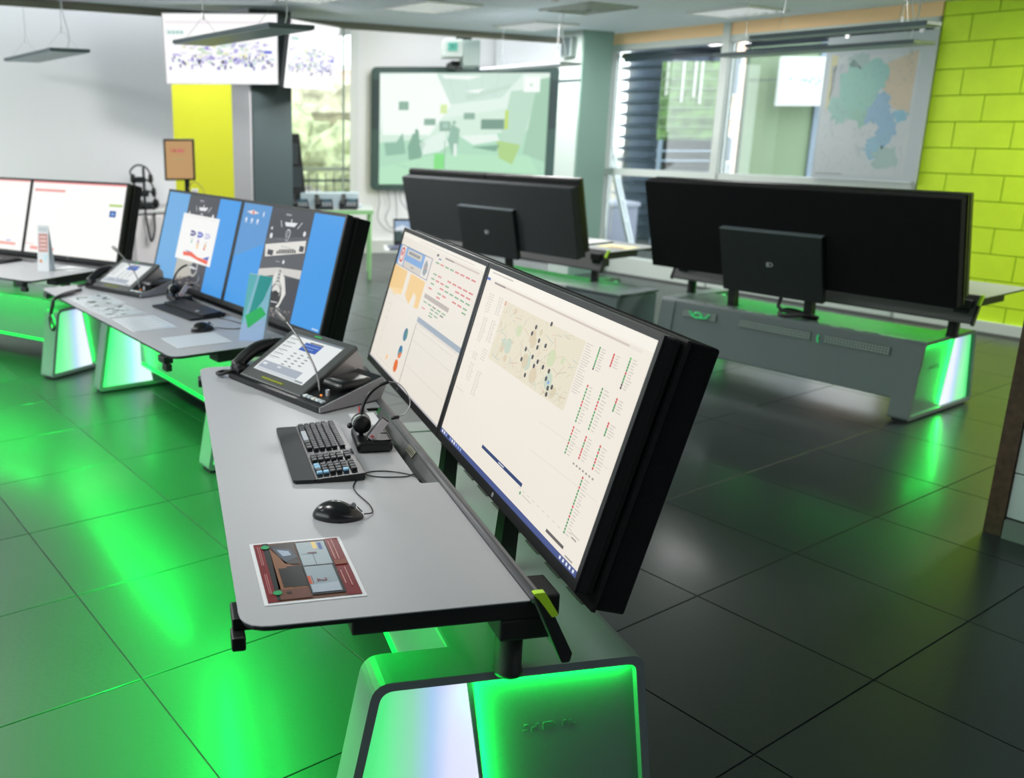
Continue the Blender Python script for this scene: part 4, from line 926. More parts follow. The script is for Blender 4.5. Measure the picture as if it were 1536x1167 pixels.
INK = mat('digit_ink', (.16, .02, .02), .4)
for txt, x, y in (('1', .129, .204), ('2', .128, .078)):
    lettering('digit', txt, .030, INK, t, (x, y, .0050), (0, 0, R(-90)), .0002)
def lists(W, H, seed=1, warm=False):
    c = Canvas(W, H, srgb(188, 198, 204)); r = random.Random(seed)
    for k in range(26):
        x = r.uniform(.04, .8); y = r.uniform(.04, .9); w = r.uniform(.04, .2); h = r.uniform(.02, .10)
        c.rect(x, y, min(.97, x + w), min(.97, y + h), r.choice([srgb(120, 138, 132), srgb(90, 104, 100), srgb(160, 172, 170), srgb(70, 110, 80), srgb(214, 220, 222), srgb(60, 66, 72)]), 1 + k % 6)
    return c
def rows(W, H):
    c = Canvas(W, H, srgb(196, 204, 212))
    for k in range(5): c.rect(.08 + .0 * k, .12 + k * .17, .9, .20 + k * .17, srgb(222, 228, 232), 1); c.rect(.10, .15 + k * .17, .45, .165 + k * .17, srgb(150, 160, 160), 2)
    return c
sheet(MDW, .035, 1.22, R(0), .215, .34, 'laminated sheet with a dark collage farthest along the blue wallpaper desk', lambda w, h: lists(w, h, 3), M_PRINT, .008)
sheet(MDW, .045, .90, R(3), .20, .30, 'laminated sheet with green and grey pictures in the middle of the blue wallpaper desk', lambda w, h: lists(w, h, 8), M_PRINT, .008)
sheet(MDW, .035, .53, R(-2), .21, .34, 'laminated sheet with pale rows close to the keyboard on the blue wallpaper desk', rows, M_PRINT, .010)
sheet(MDW, .08, .125, R(-3), .25, .225, 'blank white paper at the near end of the blue wallpaper desk', lambda w, h: Canvas(w, h, srgb(200, 208, 216)), M_PAPER)
# folded leaflets standing on desks
def tent(ws, x, y, rz, w, h, lean, label, fn, mt=M_PAPER, slant=0):
    t = thing('table_card', label, 'leaflet', matrix=ws.mx(x, y, ZT) @ Matrix.Rotation(rz, 4, 'Z'), group='folded cards standing on the desks')
    f = Matrix.Rotation(R(slant), 4, 'Y') @ Matrix.Rotation(R(-lean), 4, 'X'); bk = Matrix.Rotation(R(slant), 4, 'Y') @ Matrix.Translation((0, 2 * h * math.sin(R(lean)), 0)) @ Matrix.Rotation(R(lean), 4, 'X')
    a = obj('front_leaf', b2(B(), 0, w, 0, .0015, 0, h), mat('card_white', (.55, .62, .66), .5), t); a.matrix_local = f
    b = obj('back_leaf', b2(B(), 0, w, -.0015, 0, 0, h), mat('card_white', (.55, .62, .66), .5), t); b.matrix_local = bk
    p = fn(w, h).build('print', mt, a); p.location = (0, -.0004, 0); return t
def teal_card(W, H):
    c = Canvas(W, H, srgb(150, 200, 224)); c.poly([(0, .0), (.35, 0), (0, .8)], srgb(110, 190, 200), 1); c.poly([(.45, 0), (1, .0), (.75, .35), (.2, .72)], srgb(60, 160, 160), 2)
    c.poly([(.1, .62), (.7, .45), (.95, .55), (.3, .80)], srgb(60, 190, 110), 3); c.poly([(0, .75), (1, .62), (1, 1), (0, 1)], srgb(164, 190, 226), 2); return c
tent(MDW, .365, .125, R(-40), .105, .30, 8, 'tall blue and green folded leaflet standing at the near end of the blue wallpaper desk', teal_card, slant=9)
def red_card(W, H):
    c = Canvas(W, H, srgb(196, 200, 202)); c.rect(.1, .04, .9, .14, srgb(170, 176, 180), 1); c.rect(.1, .18, .92, .58, srgb(176, 132, 128), 1)
    for k in range(4): c.rect(.2, .24 + k * .085, .8, .27 + k * .085, srgb(214, 184, 178), 2)
    c.disc(.30, .78, .012, srgb(190, 140, 110), 2); c.poly([(.5, .62), (.9, .66), (.7, .8)], srgb(170, 200, 206), 2); return c
tent(LFW, .30, .30, R(-75), .085, .295, 7, 'narrow grey and red folded card standing on the leftmost desk', red_card)
sheet(LFW, .40, .10, R(0), .16, .20, 'white paper lying behind the standing card on the leftmost desk', lambda w, h: Canvas(w, h, srgb(235, 236, 238)), M_PAPER)
# dark bar keyboard on the leftmost desk
keyboard(LFW, .34, .75, R(0), 'black keyboard at the left edge of the leftmost desk', False)

# label plate on the cable lid of the foreground desk
t = thing('label_plate', 'small beige label plate with dark strokes on the rear lid of the foreground desk', 'label', matrix=FGW.mx(.5725, .905, .6815) @ Matrix.Rotation(R(-56), 4, 'Y'))
obj('plate', b2(B(), -.012, .012, -.035, .035, 0, .0015), mat('plate_beige', (.45, .42, .33), .5), t)
for k in range(6): obj('stroke', b2(B(), -.008, .008, -.028 + k * .011, -.024 + k * .011, .0015, .002), BLACKM, t)

# headset on its charging dock
def headset(ws, x, y, rz, label, dlabel, s=1.0):
    M0 = ws.mx(x, y, ZT) @ Matrix.Rotation(rz, 4, 'Z') @ Matrix.Diagonal((s, s, s, 1))
    d = thing('charging_dock', dlabel, 'dock', matrix=M0, group='headset charging docks')
    obj('base', b2(B(), -.05, .055, -.075, .075, .002, .034, bevel=.010, seg=3), BLACK, d)
    obj('tray', b2(B(), .0, .048, -.066, -.005, .033, .0355, bevel=.002, seg=1), mat('tray_grey', (.16, .15, .16), .4), d)
    bm = B(); b2(bm, -.045, .05, -.07, .07, .030, .036, bevel=.004)
    obj('rim', tube(B(), [(-.001, -.067, .036), (.049, -.067, .036), (.049, -.004, .036), (-.001, -.004, .036)], .0025, 6, close=True), BLACK, d)
    m = obj('display_module', b2(B(), -.012, .014, -.010, .008, 0, .078, bevel=.004), BLACK, d); m.matrix_local = Matrix.Translation((-.012, -.045, .034)) @ Matrix.Rotation(R(38), 4, 'Y')
    f = obj('face', b2(B(), -.010, .012, -.0125, -.0100, .004, .074), mat('module_face', (.50, .46, .48), .3), m)
    k = obj('logo_mark', b2(B(), -.006, .004, -.0132, -.0125, .010, .018), mat('module_red', (.5, .12, .12), .4), f)
    t = thing('headset', label, 'headset', matrix=M0, group='telephone headsets on their docks')
    band = [(-.030, 0, .080), (-.024, 0, .120), (-.006, 0, .155), (.022, 0, .180), (.052, 0, .192)]
    wire = [(.052, 0, .192), (.080, 0, .186), (.104, 0, .160), (.116, 0, .125), (.104, 0, .095), (.078, 0, .083)]
    obj('headband', tube(B(), spline(band, 6), .0055, 8), BLACK, t, True)
    obj('steel_loop', tube(B(), spline(wire, 6), .0016, 6), SILVER, t, True)
    obj('boom_tip', tube(B(), [(.084, 0, .0835), (.060, 0, .080)], .0055, 8), BLACK, t, True)
    for dy, r in ((-.014, .024), (.010, .026)):
        e = obj('ear_cushion', lathe(B(), [(.004, -.007), (r, -.007), (r + .003, -.003), (r + .003, .003), (r, .007), (.004, .007)], n=20), BLACK, t, True); e.matrix_local = Matrix.Translation((-.028, dy, .068)) @ Matrix.Rotation(R(90), 4, 'X')
    e = obj('ear_ring', lathe(B(), [(.020, -.002), (.0285, -.002), (.0285, .002), (.020, .002)], n=20), mat('ring_pale', (.45, .50, .48), .4), t, True); e.matrix_local = Matrix.Translation((-.028, -.003, .068)) @ Matrix.Rotation(R(90), 4, 'X')
    obj('stem', b2(B(), -.036, -.022, -.008, .006, .034, .060, bevel=.003), BLACK, t)
    bm = B(); bmesh.ops.create_uvsphere(bm, u_segments=10, v_segments=8, radius=.009, matrix=Matrix.Translation((-.062, 0, .062))); obj('knob', bm, BLACK, t, True)
    return t
headset(FGW, .462, .955, R(-4), 'black headset with a thin steel loop standing in its dock on the foreground desk', 'black square headset dock on the foreground desk')
headset(MDW, .515, 1.14, R(-6), 'black headset standing in its dock on the blue wallpaper desk', 'black headset dock on the blue wallpaper desk')
cable('headset_cable', 'red and black cable pair running from the phone console to the headset dock', [(.50, 1.30, .70), (.485, 1.22, .694), (.470, 1.12, .693), (.455, 1.04, .70)], .003, REDWIRE, FGW)
cable('headset_cable', 'black cable beside the red one between phone console and headset dock', [(.515, 1.32, .70), (.50, 1.22, .694), (.485, 1.12, .693), (.472, 1.04, .70)], .003, WIRE, FGW)
sheet(FGW, .455, 1.13, R(0), .085, .13, 'small white card under the phone console cables on the foreground desk', lambda w, h: Canvas(w, h, srgb(225, 226, 230)), M_PAPER)
# handset cord hanging over the desk corner
P0 = [(.16, 1.71, .702), (.08, 1.66, .702), (.02, 1.60, .702), (-.03, 1.58, .685), (-.045, 1.58, .645), (-.05, 1.59, .605), (-.05, 1.615, .575), (-.05, 1.61, .535), (-.05, 1.575, .518), (-.05, 1.545, .54), (-.05, 1.56, .575), (-.05, 1.59, .605), (-.045, 1.565, .65), (-.035, 1.56, .69), (.02, 1.585, .703), (.10, 1.65, .703)]
cable('handset_cord', 'thick black handset cord looping down over the front edge of the blue wallpaper desk', P0, .0095, WIRE, MDW)
# black cable coil resting on the base of the right desk
ring = [(.80 + .062 * math.cos(a), 1.04 + .115 * math.sin(a), .470 + .012 * math.sin(2 * a)) for a in [k * 2 * PI / 14 for k in range(26)]]
cable('cable_coil', 'black cable coil lying on the base of the right desk under the cover', [(.80, .93, .66), (.81, .925, .56), (.84, .95, .49)] + ring[3:], .012, WIRE, RTW, k=3)
cable('cable_coil', 'black cable tangle on the base of the centre desk under the cover', [(.80, 1.12, .64), (.81, 1.13, .52)] + [(.80 + .06 * math.cos(a), 1.02 + .12 * math.sin(a), .468 + .008 * math.sin(3 * a)) for a in [k * .55 for k in range(20)]], .011, WIRE, CTW, k=3)
# patch cables at the vents; their green glow is put into the material
for k, (ws, y) in enumerate(((RTW, .36), (RTW, 1.25), (CTW, .40))):
    cable('patch_cable', ['green lit patch cables at the far vent of the right desk base', 'green lit patch cable between the two right vents of the right desk base', 'green lit patch cables on the centre desk base'][k],
          [(.921 , y, .395), (.927, y + .02, .375), (.929, y + .06, .357), (.925, y + .10, .375), (.922, y + .06, .392), (.928, y + .03, .365), (.926, y + .12, .362), (.922, y + .15, .392)] if k != 1 else [(.922, y, .395), (.930, y, .375), (.930, y + .006, .350)], .005, mat('cable_green_glow', (.05, .65, .2), .4, emit=(.02, .8, .2), es=.25), ws)
# magazine and plate on the centre desk
def mag(W, H):
    c = Canvas(W, H, srgb(235, 225, 170)); c.rect(.1, .1, .5, .9, srgb(250, 240, 200), 1); c.rect(.6, .2, .9, .7, srgb(190, 150, 110), 1); return c
sheet(CTW, .20, 1.62, R(10), .22, .28, 'open yellowish magazine on the visible end of the centre desk', mag, M_PAPER)
t = thing('folder', 'dark folder beside the magazine on the centre desk', 'folder', matrix=CTW.mx(.10, 1.40, ZT)); obj('cover', b2(B(), 0, .30, 0, .18, .001, .010, bevel=.002), BLACKM, t); obj('pages', b2(B(), .005, .292, .005, .175, .010, .013), WHITEP, t)

# ================================================================== HANGING LIGHT BARS
LB = mat('light_bar_body', (.10, .13, .14), .45, metal=.3); LBU = mat('light_bar_lens', (.33, .42, .43), .4)
def light_bar(corner, L, Wd, label, z=2.1, body=None):
    """corner: grid point (v,u) of the near left corner; long side runs along +u, width along +v"""
    w = G.W(*corner); t = thing('light_bar', label, 'ceiling light', (w.x, w.y, z), GRZ, 'flat light bars hung on wires')
    obj('body', b2(B(), 0, Wd, 0, L, .004, .026, bevel=.003), body or LB, t); obj('lens', b2(B(), .012, Wd - .012, .012, L - .012, 0, .005), body or LBU, t)
    for y in (.16, L - .16):
        obj('suspension_wire', tube(B(), [(Wd / 2, y, .16), (Wd / 2, y, .45)], .0022, 5), SILVER, t)
        for x in (.02, Wd - .02): obj('suspension_wire', tube(B(), [(x, y, .025), (Wd / 2, y, .16)], .0012, 5), SILVER, t)
        obj('gripper', lathe(B(), [(.006, .14), (.006, .18)], (Wd / 2, y, 0), 8), SILVER, t)
    obj('feed_cable', tube(B(), spline([(Wd / 2 + .01, .10, .02), (Wd / 2 + .03, .10, .12), (Wd / 2, .12, .30), (Wd / 2 + .01, .12, .45)], 5), .004, 6), mat('cable_white', (.6, .62, .62), .4), t)
    return t
def gv(x, y): p = Vector((x, y, 0)); return p.dot(G.X), p.dot(G.Y)
a = gv(-.368, 5.086); light_bar((a[0], a[1]), 1.24, .285, 'light bar hanging in front of the twin wall displays')
a = gv(3.586, 6.042); light_bar((a[0], a[1]), 1.42, .285, 'light bar hanging in front of the window and the map')
a = gv(-1.998, 6.674); light_bar((a[0], a[1]), 1.24, .285, 'light bar at the upper left edge in front of the white wall')
a = gv(1.858, 8.091); light_bar((a[0], a[1]), 1.0, .26, 'pale light bar hanging across the top of the whiteboard', 2.1, mat('light_bar_pale', (.60, .62, .68), .4))
a = gv(3.014, 4.988); light_bar((a[0], a[1]), 1.0, .16, 'dark light bar above the map, closest to the lime wall')

# ================================================================== TWIN DISPLAYS
def tv(origin, right, tilt, w, h, seed, label):
    t = thing('wall_display', label, 'screen', matrix=panel_matrix(origin, right, tilt), group='twin displays on the grey column')
    obj('housing', b2(B(), 0, w, .004, .05, 0, h, bevel=.004), BLACK, t)
    obj('bezel', tube(B(), [(0.003, .002, .003), (w - .003, .002, .003), (w - .003, .002, h - .003), (.003, .002, h - .003)], .004, 6, close=True), mat('bezel_silver', (.55, .56, .58), .3), t)
    c = Canvas(w - .012, h - .012, (1, 1, 1)); r = random.Random(seed)
    c.rect(.02, .10, .98, .14, srgb(246, 240, 244), 1); c.rect(.02, .22, .18, .30, srgb(238, 246, 244), 1)
    for k in range(4): c.rect(.04 + .035 * k, .25, .065 + .035 * k, .275, srgb(120, 190, 180), 2)
    for k in range(170):
        x = r.gauss(.5, .30); y = r.uniform(.38, .72)
        if not .02 < x < .93: continue
        c.rect(x, y, x + r.uniform(.01, .06), y + r.uniform(.012, .045), r.choice([srgb(206, 228, 214), srgb(196, 188, 236), srgb(186, 180, 226), srgb(214, 232, 238), srgb(232, 234, 190), srgb(170, 160, 220), srgb(196, 222, 190), srgb(246, 246, 252), srgb(226, 222, 246)]), 1 + k % 5)
    for k in range(60):
        x = .03 + r.random() * .92; y = r.uniform(.58, .76); c.rect(x, y, x + .014, y + r.uniform(.015, .06), r.choice([srgb(96, 84, 190), srgb(120, 110, 180), srgb(70, 70, 140), srgb(160, 148, 214), srgb(60, 60, 90)]), 7)
    c.rect(.88, .52, .95, .56, srgb(100, 110, 220), 8)
    s = c.build('screen', M_TV, t); s.location = (.006, .0036, .006)
    obj('tilt_bracket', b2(B(), w * .4, w * .6, .05, .16, h * .3, h * .7, bevel=.004), DARK, t); return t
tv(Vector((-1.472, 8.15, 1.945)), (.998, .068, 0), R(-12.8), .955, .572, 1, 'large bright display facing the desks on the grey column')
tv(Vector((-.463, 8.05, 1.915)), (.42, .72, 0), R(-9), .80, .545, 2, 'second bright display turned to the right on the grey column')

# ================================================================== INTERACTIVE WHITEBOARD AND PROJECTOR
BF = mat('board_frame', (.045, .085, .075), .45)
t = thing('interactive_whiteboard', 'large interactive whiteboard showing a greenish picture of a control room', 'whiteboard', (.40, 11.90, .815))
Wb, Hb = 2.335, 1.495
obj('back', b2(B(), .02, Wb - .02, .03, .09, .02, Hb - .02), DARK, t)
bm = B(); O = rounded([(0, 0), (Wb, 0), (Wb, Hb), (0, Hb)], .07, 5); I = rounded([(.105, .065), (Wb - .115, .065), (Wb - .115, Hb - .07), (.105, Hb - .07)], .004, 5)
vo = [bm.verts.new((p[0], 0, p[1])) for p in O]; vi = [bm.verts.new((p[0], 0, p[1])) for p in I]; n = len(O)
vo2 = [bm.verts.new((p[0], .035, p[1])) for p in O]; vi2 = [bm.verts.new((p[0], .02, p[1])) for p in I]
for i in range(n):
    j = (i + 1) % n; bm.faces.new((vo[i], vo[j], vi[j], vi[i])); bm.faces.new((vo[i], vo[j], vo2[j], vo2[i])); bm.faces.new((vi[i], vi[j], vi2[j], vi2[i]))
obj('frame', bm, BF, t)
for x in (.012, Wb - .095): obj('speaker_strip', b2(B(), x, x + .082, -.006, .001, .75, 1.34, bevel=.003), mat('board_speaker', (.03, .05, .05), .6), t)
c = Canvas(Wb - .22, Hb - .135, srgb(214, 238, 222)); r = random.Random(21)
c.poly([(0, 0), (1, 0), (1, .25), (0, .50)], srgb(226, 244, 234), 1); c.poly([(0, .02), (.55, 0), (.30, .55), (.02, .55)], srgb(246, 255, 248), 2)
c.poly([(.0, .62), (1, .50), (1, 1), (0, 1)], srgb(178, 222, 194), 2); c.poly([(0, .85), (.35, .72), (.9, .74), (1, 1), (0, 1)], srgb(184, 230, 196), 3)
c.poly([(.33, 0), (.85, 0), (.72, .22), (.42, .28)], srgb(206, 230, 218), 3); c.poly([(.50, .20), (.78, .10), (.76, .14), (.52, .24)], srgb(196, 222, 206), 4)
for k in range(4): c.line((.40 + .1 * k, .0), (.44 + .08 * k, .22), .006, srgb(190, 218, 204), 4)
c.poly([(.36, .02), (.60, .03), (.52, .06), (.38, .05)], srgb(246, 252, 248), 5); c.poly([(.50, .16), (.62, .14), (.58, .18)], srgb(244, 250, 246), 5)
for a in ((.113, .252, .172, .329), (.265, .405, .334, .464), (.358, .43, .423, .516), (.50, .353, .566, .411), (.604, .41, .742, .50)): c.rect(*a, srgb(146, 180, 162), 6)
c.rect(.375, .445, .41, .49, srgb(170, 205, 190), 7); c.rect(.604, .41, .742, .50, srgb(124, 158, 142), 7)
c.poly([(.774, .16), (.93, .14), (.85, .66), (.72, .60)], srgb(190, 222, 202), 6); c.poly([(.93, .06), (1, .04), (1, .8), (.86, .72)], srgb(166, 206, 180), 6)
c.rect(.745, .33, .765, .50, srgb(196, 222, 110), 7); c.rect(.36, .28, .40, .36, srgb(214, 236, 170), 7); c.poly([(.70, .60), (.845, .64), (.80, .82), (.72, .76)], srgb(176, 212, 140), 7)
c.poly([(.10, .62), (.14, .53), (.16, .72), (.04, .74), (.03, .62)], srgb(148, 190, 168), 7)
c.poly([(.20, .54), (.235, .52), (.24, .60), (.28, .62), (.25, .76), (.18, .78), (.17, .66)], srgb(134, 176, 154), 8); c.disc(.222, .515, .022, srgb(120, 160, 140), 9)
c.poly([(.43, .45), (.48, .50), (.47, .66), (.44, .74), (.41, .60)], srgb(150, 190, 170), 8); c.disc(.445, .44, .022, srgb(140, 180, 160), 9); c.rect(.445, .63, .465, .74, srgb(230, 244, 236), 9)
c.poly([(.24, .62), (.38, .52), (.42, .64), (.36, .70), (.26, .73)], srgb(226, 244, 234), 8); c.rect(.33, .72, .39, .86, srgb(136, 226, 138), 8); c.rect(.39, .60, .395, .86, srgb(150, 190, 165), 9)
c.poly([(.48, .56), (.70, .54), (.72, .60), (.56, .64)], srgb(232, 246, 238), 8); c.poly([(.55, .66), (.72, .64), (.70, .70)], srgb(130, 172, 150), 8)
c.line((.10, .82), (.22, .86), .008, srgb(160, 205, 180), 8); c.line((.22, .86), (.24, .80), .006, srgb(160, 205, 180), 8)
c.rect(.848, .031, .943, .169, srgb(248, 255, 250), 9); c.poly([(.88, .11), (.895, .09), (.90, .12)], srgb(170, 215, 190), 10)
s = c.build('screen', M_BOARD, t); s.location = (.108, .018, .067)
obj('pen_tray', b2(B(), .8, 1.6, -.07, .0, -.02, .0, bevel=.004), BF, t)
for y in (.3, 1.2): obj('wall_bracket', b2(B(), .6, 1.7, .06, .105, y, y + .06), DARK, t)
t = thing('projector', 'pale projector with a green label mounted above the whiteboard', 'projector', (1.22, 11.00, 2.26))
obj('body', b2(B(), .20, .39, 0, .40, .0, .29, bevel=.015), mat('projector_grey', (.30, .38, .35), .4), t)
obj('lens_housing', b2(B(), -.03, .20, .02, .30, .10, .30, bevel=.015), mat('projector_pale', (.55, .62, .58), .4), t)
obj('label', b2(B(), .02, .13, .012, .02, .17, .26), mat('projector_label', (.10, .42, .32), .4), t); lettering('label_mark', 'D', .05, DARK, t, (.075, .011, .215), (R(90), 0, 0))
obj('boom_arm', b2(B(), .10, .22, .30, .85, .02, .08), DARK, t); obj('mount', b2(B(), .14, .30, .1, .3, .30, .34), BLACKM, t); obj('mount_pole', b2(B(), .18, .26, .15, .23, .34, .80), BLACKM, t)
obj('lens', lathe(B(), [(.04, 0), (.045, .03), (.03, .035)], n=16), BLACK, t).matrix_local = Matrix.Translation((.16, .10, .0)) @ Matrix.Rotation(R(180), 4, 'X')
for k, p in enumerate(([(.50, 11.93, .82), (.52, 11.92, .65), (.50, 11.92, .45), (.62, 11.92, .30), (.85, 11.80, .24)], [(.62, 11.93, .82), (.65, 11.92, .60), (.60, 11.92, .45), (.68, 11.92, .32), (.74, 11.92, .45), (.72, 11.92, .82)], [(.78, 11.93, .82), (.80, 11.92, .66), (.95, 11.85, .48), (1.05, 11.80, .36)])):
    cable('wall_cable', ['leftmost cable hanging below the whiteboard', 'looped cable hanging below the whiteboard', 'cable slanting right below the whiteboard'][k], p, .006, mat('cable_grey', (.25, .26, .27), .5))

# ================================================================== BACK TABLE WITH PHONES
GT = mat('table_green', (.25, .50, .22), .45)
t = thing('side_table', 'green edged side table carrying desk phones beside the far window', 'table', (-.75, 9.75, 0))
obj('tabletop', b2(B(), 0, 1.11, 0, .68, .715, .74, bevel=.003), mat('table_top', (.50, .55, .52), .4), t); obj('edge_band', b2(B(), -.003, 1.113, -.004, .0, .70, .742), GT, t)
for x in (.03, 1.08):
    for y in (.04, .64): obj('leg', tube(B(), [(x, y, 0), (x, y, .72)], .018, 8), GT, t)
def desk_phone(x, y, rz, label):
    t = thing('desk_phone', label, 'phone', (x, y, .742), rz, 'desk phones on the green edged table')
    obj('body', prism(B(), [(0, 0), (.20, .0), (.20, .10), (0, .03)], 0, .19, 'X'), DARK, t)
    o = obj('display', b2(B(), .08, .17, .13, .18, .075, .10), mat('phone_display', (.05, .12, .16), .2), t)
    obj('handset', tube(B(), spline([(.025, -.01, .05), (.025, .03, .085), (.025, .12, .11), (.025, .20, .135), (.025, .22, .11)], 4), [.028] * 4 + [.018] * 9 + [.028] * 4, 8), BLACK, t, True)
    bm = B()
    for i in range(3):
        for j in range(4): b2(bm, .075 + i * .035, .10 + i * .035, .02 + j * .026, .038 + j * .026, .035 + j * .009, .045 + j * .009)
    obj('keypad', bm, mat('keypad_grey', (.3, .33, .35), .4), t)
    return t
desk_phone(-.50, 9.80, R(8), 'left desk phone on the green edged table'); desk_phone(-.25, 9.82, R(4), 'middle desk phone on the green edged table'); desk_phone(.0, 9.86, R(-6), 'right desk phone on the green edged table')
t = thing('tray', 'pale document tray behind the desk phones', 'tray', (-.45, 10.10, .742)); obj('tray_base', b2(B(), 0, .70, 0, .3, 0, .02), mat('tray_pale', (.5, .58, .62), .4), t); obj('tray_paper', b2(B(), .03, .66, .02, .28, .02, .15), mat('tray_paper', (.42, .52, .56), .5), t)
t = thing('display_case', 'open black case with three recesses standing on the green edged table', 'case', (-.52, 10.22, .90), R(12))
bm = prism(B(), [(-.10, -.16), (.17, -.16), (.09, .62), (-.10, .62)], 0, .06, 'Y'); obj('lid', bm, BLACKM, t)
for z, x0, x1 in ((.10, .0, .11), (.35, -.06, .07), (-.10, -.07, .0)): obj('recess', b2(B(), x0, x1, -.012, .0, z - .05, z + .17, bevel=.004), mat('recess_dark', (.03, .04, .045), .5), t)
# laptop on a small stand
t = thing('plant_stand', 'small white side stand below the open laptop', 'stand', (.74, 9.74, 0)); obj('top', b2(B(), -.26, .26, -.20, .20, .335, .355), WHITEP, t); obj('pole', tube(B(), [(0, 0, .02), (0, 0, .34)], .025, 10), WHITEP, t); obj('foot', b2(B(), -.17, .17, -.14, .14, 0, .02), WHITEP, t)
t = thing('laptop', 'open laptop showing a snowy landscape picture below the whiteboard', 'laptop', matrix=Matrix.Translation((.60, 9.60, .357)) @ Matrix.Rotation(R(4), 4, 'Z') @ Matrix.Scale(1.2, 4))
obj('keyboard_deck', b2(B(), -.06, .24, -.06, .16, 0, .014, bevel=.003), mat('laptop_deck', (.09, .10, .16), .4), t)
l = obj('lid', b2(B(), 0, .25, .0, .008, 0, .235, bevel=.003), BLACK, t); l.matrix_local = Matrix.Translation((0, .16, .012)) @ Matrix.Rotation(R(-14), 4, 'X')
c = Canvas(.225, .18, srgb(150, 175, 205)); c.poly([(0, .35), (.3, .2), (.6, .4), (1, .3), (1, .6), (0, .6)], srgb(215, 225, 235)); c.poly([(0, .5), (1, .45), (1, 1), (0, 1)], srgb(60, 80, 78), 2); c.poly([(.2, .55), (.5, .5), (.7, .8)], srgb(160, 176, 180), 3)
s = c.build('screen', M_SCREEN, l); s.location = (.0125, -.0006, .035)

# ================================================================== LEFT BACK COUNTER
t = thing('counter', 'white counter standing in front of the yellow wall', 'cabinet', G.W(2.95, 7.72, 0), GRZ + 0.0)
obj('body', b2(B(), 0, .78, 0, .50, 0, .86), mat('counter_white', (.74, .70, .72), .5), t); obj('worktop', b2(B(), -.02, .80, -.02, .52, .86, .885, bevel=.003), mat('counter_top', (.62, .62, .62), .4), t)
obj('door', b2(B(), .02, .385, -.015, 0, .04, .83), mat('counter_white', (.74, .70, .72), .5), t); obj('door', b2(B(), .395, .76, -.015, 0, .04, .83), mat('counter_white', (.74, .70, .72), .5), t)
t = thing('monitor', 'small beige screened monitor on the counter in front of the yellow wall', 'monitor', (-1.55, 8.30, .887), R(6))
m = panel_matrix((0, 0, 0), (1, 0, 0), R(3)); h = obj('housing', b2(B(), 0, .27, .003, .045, 0, .36, bevel=.005), BLACK, t); h.location = (0, 0, .245)
c = Canvas(.235, .325, srgb(190, 150, 104)); c.rect(.18, .20, .70, .30, srgb(196, 130, 100)); c.rect(.30, .24, .36, .28, srgb(140, 70, 60), 2); c.rect(.45, .24, .66, .30, srgb(200, 110, 110), 2); c.rect(.25, .45, .65, .50, srgb(182, 160, 112), 2)
s = c.build('screen', M_SCREEN, h); s.location = (.017, .0026, .017)
obj('stand_neck', b2(B(), .17, .215, .02, .045, .01, .27, bevel=.004), BLACK, t); obj('stand_foot', b2(B(), .06, .30, -.06, .12, 0, .014, bevel=.004), BLACK, t)
t = thing('equipment_box', 'small pale box on the counter right of the beige screened monitor', 'box', (-1.305, 8.22, .887), R(4)); obj('body', b2(B(), -.0, .05, 0, .08, 0, .16, bevel=.004), mat('box_pale', (.60, .56, .60), .5), t); obj('lid', b2(B(), -.002, .052, -.002, .082, .16, .175), WHITEP, t)
for k in range(3):
    t = thing('stored_headset', ['topmost black headset bundle left of the beige screened monitor', 'middle black headset bundle left of the beige screened monitor', 'lowest black headset bundle left of the beige screened monitor'][k], 'headset', (-1.74 + .02 * k, 8.19 + .01 * k, .90 + (.22, .10, .0)[k]), R(20 * k), 'black headsets bundled on the counter')
    obj('headband', tube(B(), spline([(-.07, 0, .03), (-.09, 0, .10), (-.03, .01, .15), (.05, 0, .13), (.09, 0, .06)], 5), .008, 7), BLACKM, t, True)
    for x in (-.07, .085): e = obj('ear_cushion', lathe(B(), [(.005, -.015), (.035, -.015), (.042, 0), (.035, .015), (.005, .015)], n=14), BLACKM, t, True); e.matrix_local = Matrix.Translation((x, 0, .035)) @ Matrix.Rotation(R(90), 4, 'Y')
    obj('battery_pack', b2(B(), -.05, .04, -.03, .03, .0, .05, bevel=.008), DARK, t)
t = thing('headset_stand', 'black stand holding the headset bundles on the counter', 'stand', (-1.74, 8.26, .887)); obj('pole', tube(B(), [(0, .05, 0), (0, .05, .36)], .012, 8), BLACKM, t); obj('foot', b2(B(), -.1, .1, -.03, .12, 0, .012), BLACKM, t)
cable('hanging_cord', 'black cord hanging from the counter left of the blue wallpaper screens', [(-1.70, 8.20, .90), (-1.70, 8.12, .88), (-1.69, 8.10, .80), (-1.66, 8.10, .62), (-1.63, 8.12, .70), (-1.63, 8.14, .80), (-1.64, 8.20, .90)], .010, WIRE)
cable('yellow_cable', 'thin cables curling over the counter beside the beige screened monitor', [(-1.35, 8.33, 1.05), (-1.30, 8.33, 1.12), (-1.22, 8.33, 1.06), (-1.20, 8.33, .95), (-1.24, 8.33, .89)], .005, mat('cable_olive', (.35, .33, .05), .5))

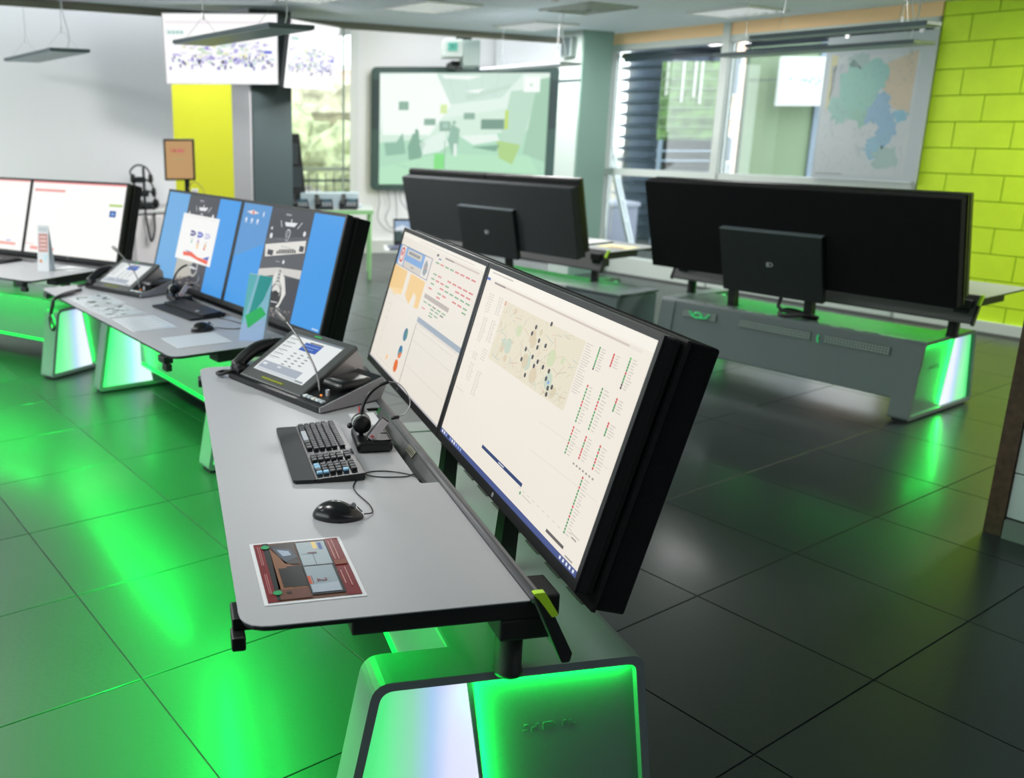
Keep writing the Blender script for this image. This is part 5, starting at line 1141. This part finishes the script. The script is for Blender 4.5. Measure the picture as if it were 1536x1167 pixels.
# ================================================================== MAP POSTER
t = thing('map_poster', 'large regional map poster hanging inside the right window pane', 'poster', matrix=Matrix.Translation(G.W(8.265, 4.70, 1.15)) @ Matrix.Rotation(GRZ - PI / 2, 4, 'Z'))
Wm, Hm = .895, 1.20
obj('sheet', b2(B(), 0, Wm, .0, .004, 0, Hm), mat('poster_white', (.50, .54, .57), .5), t)
c = Canvas(Wm, Hm, srgb(206, 216, 222)); r = random.Random(12)
SEA = srgb(206, 216, 222)
def blob(cx, cy, rx, ry, col, layer, n=26, j=.28, seed=0):
    q = random.Random(seed); pts = []
    for k in range(n):
        a = 2 * PI * k / n; f = 1 + q.uniform(-j, j); pts.append((cx + rx * f * math.cos(a), cy + ry * f * math.sin(a)))
    c.poly(pts, col, layer)
x0, x1, y0, y1 = .06, .86, .12, .955
def m(x, y): return x0 + (x1 - x0) * x, y0 + (y1 - y0) * y
c.rect(x0 - .03, y0 + .02, x1 + .02, y1 + .01, srgb(214, 222, 226), 1)
c.poly([m(0, 0), m(.08, .02), m(.05, .35), m(0, .5)], srgb(222, 220, 180), 2); c.poly([m(.66, .10), m(1, .0), m(.99, .50), m(.80, .46), m(.66, .30)], srgb(222, 208, 188), 2)
c.poly([m(.02, .1), m(.3, .06), m(.3, .35), m(.05, .5)], srgb(204, 212, 216), 2)
for cx, cy, rx, ry, col in ((.36, .28, .20, .20, srgb(172, 216, 206)), (.50, .22, .20, .14, srgb(168, 214, 208)), (.22, .45, .16, .13, srgb(176, 214, 206)), (.46, .48, .16, .12, srgb(172, 212, 198)), (.62, .45, .14, .14, srgb(168, 200, 226)), (.76, .62, .11, .16, srgb(164, 198, 224)), (.66, .78, .13, .09, srgb(166, 204, 224)), (.80, .86, .15, .09, srgb(182, 208, 206)), (.90, .52, .08, .05, srgb(160, 206, 228)), (.33, .06, .12, .06, srgb(184, 206, 206))):
    u, v = m(cx, cy); blob(u, v, rx * (x1 - x0), ry * (y1 - y0), col, 3 + int(cx * 7) % 3, seed=int(cx * 100))
for k in range(150):
    a = r.random(); b_ = r.random(); u, v = m(a, b_); q = r.uniform(0, 6.3); l = r.uniform(.02, .06); c.line((u, v), (min(x1, max(x0, u + l * math.cos(q))), min(y1, max(y0, v + l * math.sin(q)))), .0022, r.choice([srgb(150, 176, 186), srgb(160, 190, 180), srgb(186, 186, 190), srgb(150, 170, 200)]), 7)
for k in range(60): u, v = m(r.random(), r.random()); c.disc(u, v, .004, srgb(130, 140, 150), 8, 6)
c.rect(x0 - .02, .962, x0 + .25, .968, GREY, 3)
c.K = [tuple(v * .72 for v in k) for k in c.K]
s = c.build('print', M_PAPER, t); s.location = (0, -.0006, 0)
for x in (.15, .75): obj('clip', b2(B(), x, x + .03, -.006, .012, Hm - .02, Hm + .03), SILVER, t)
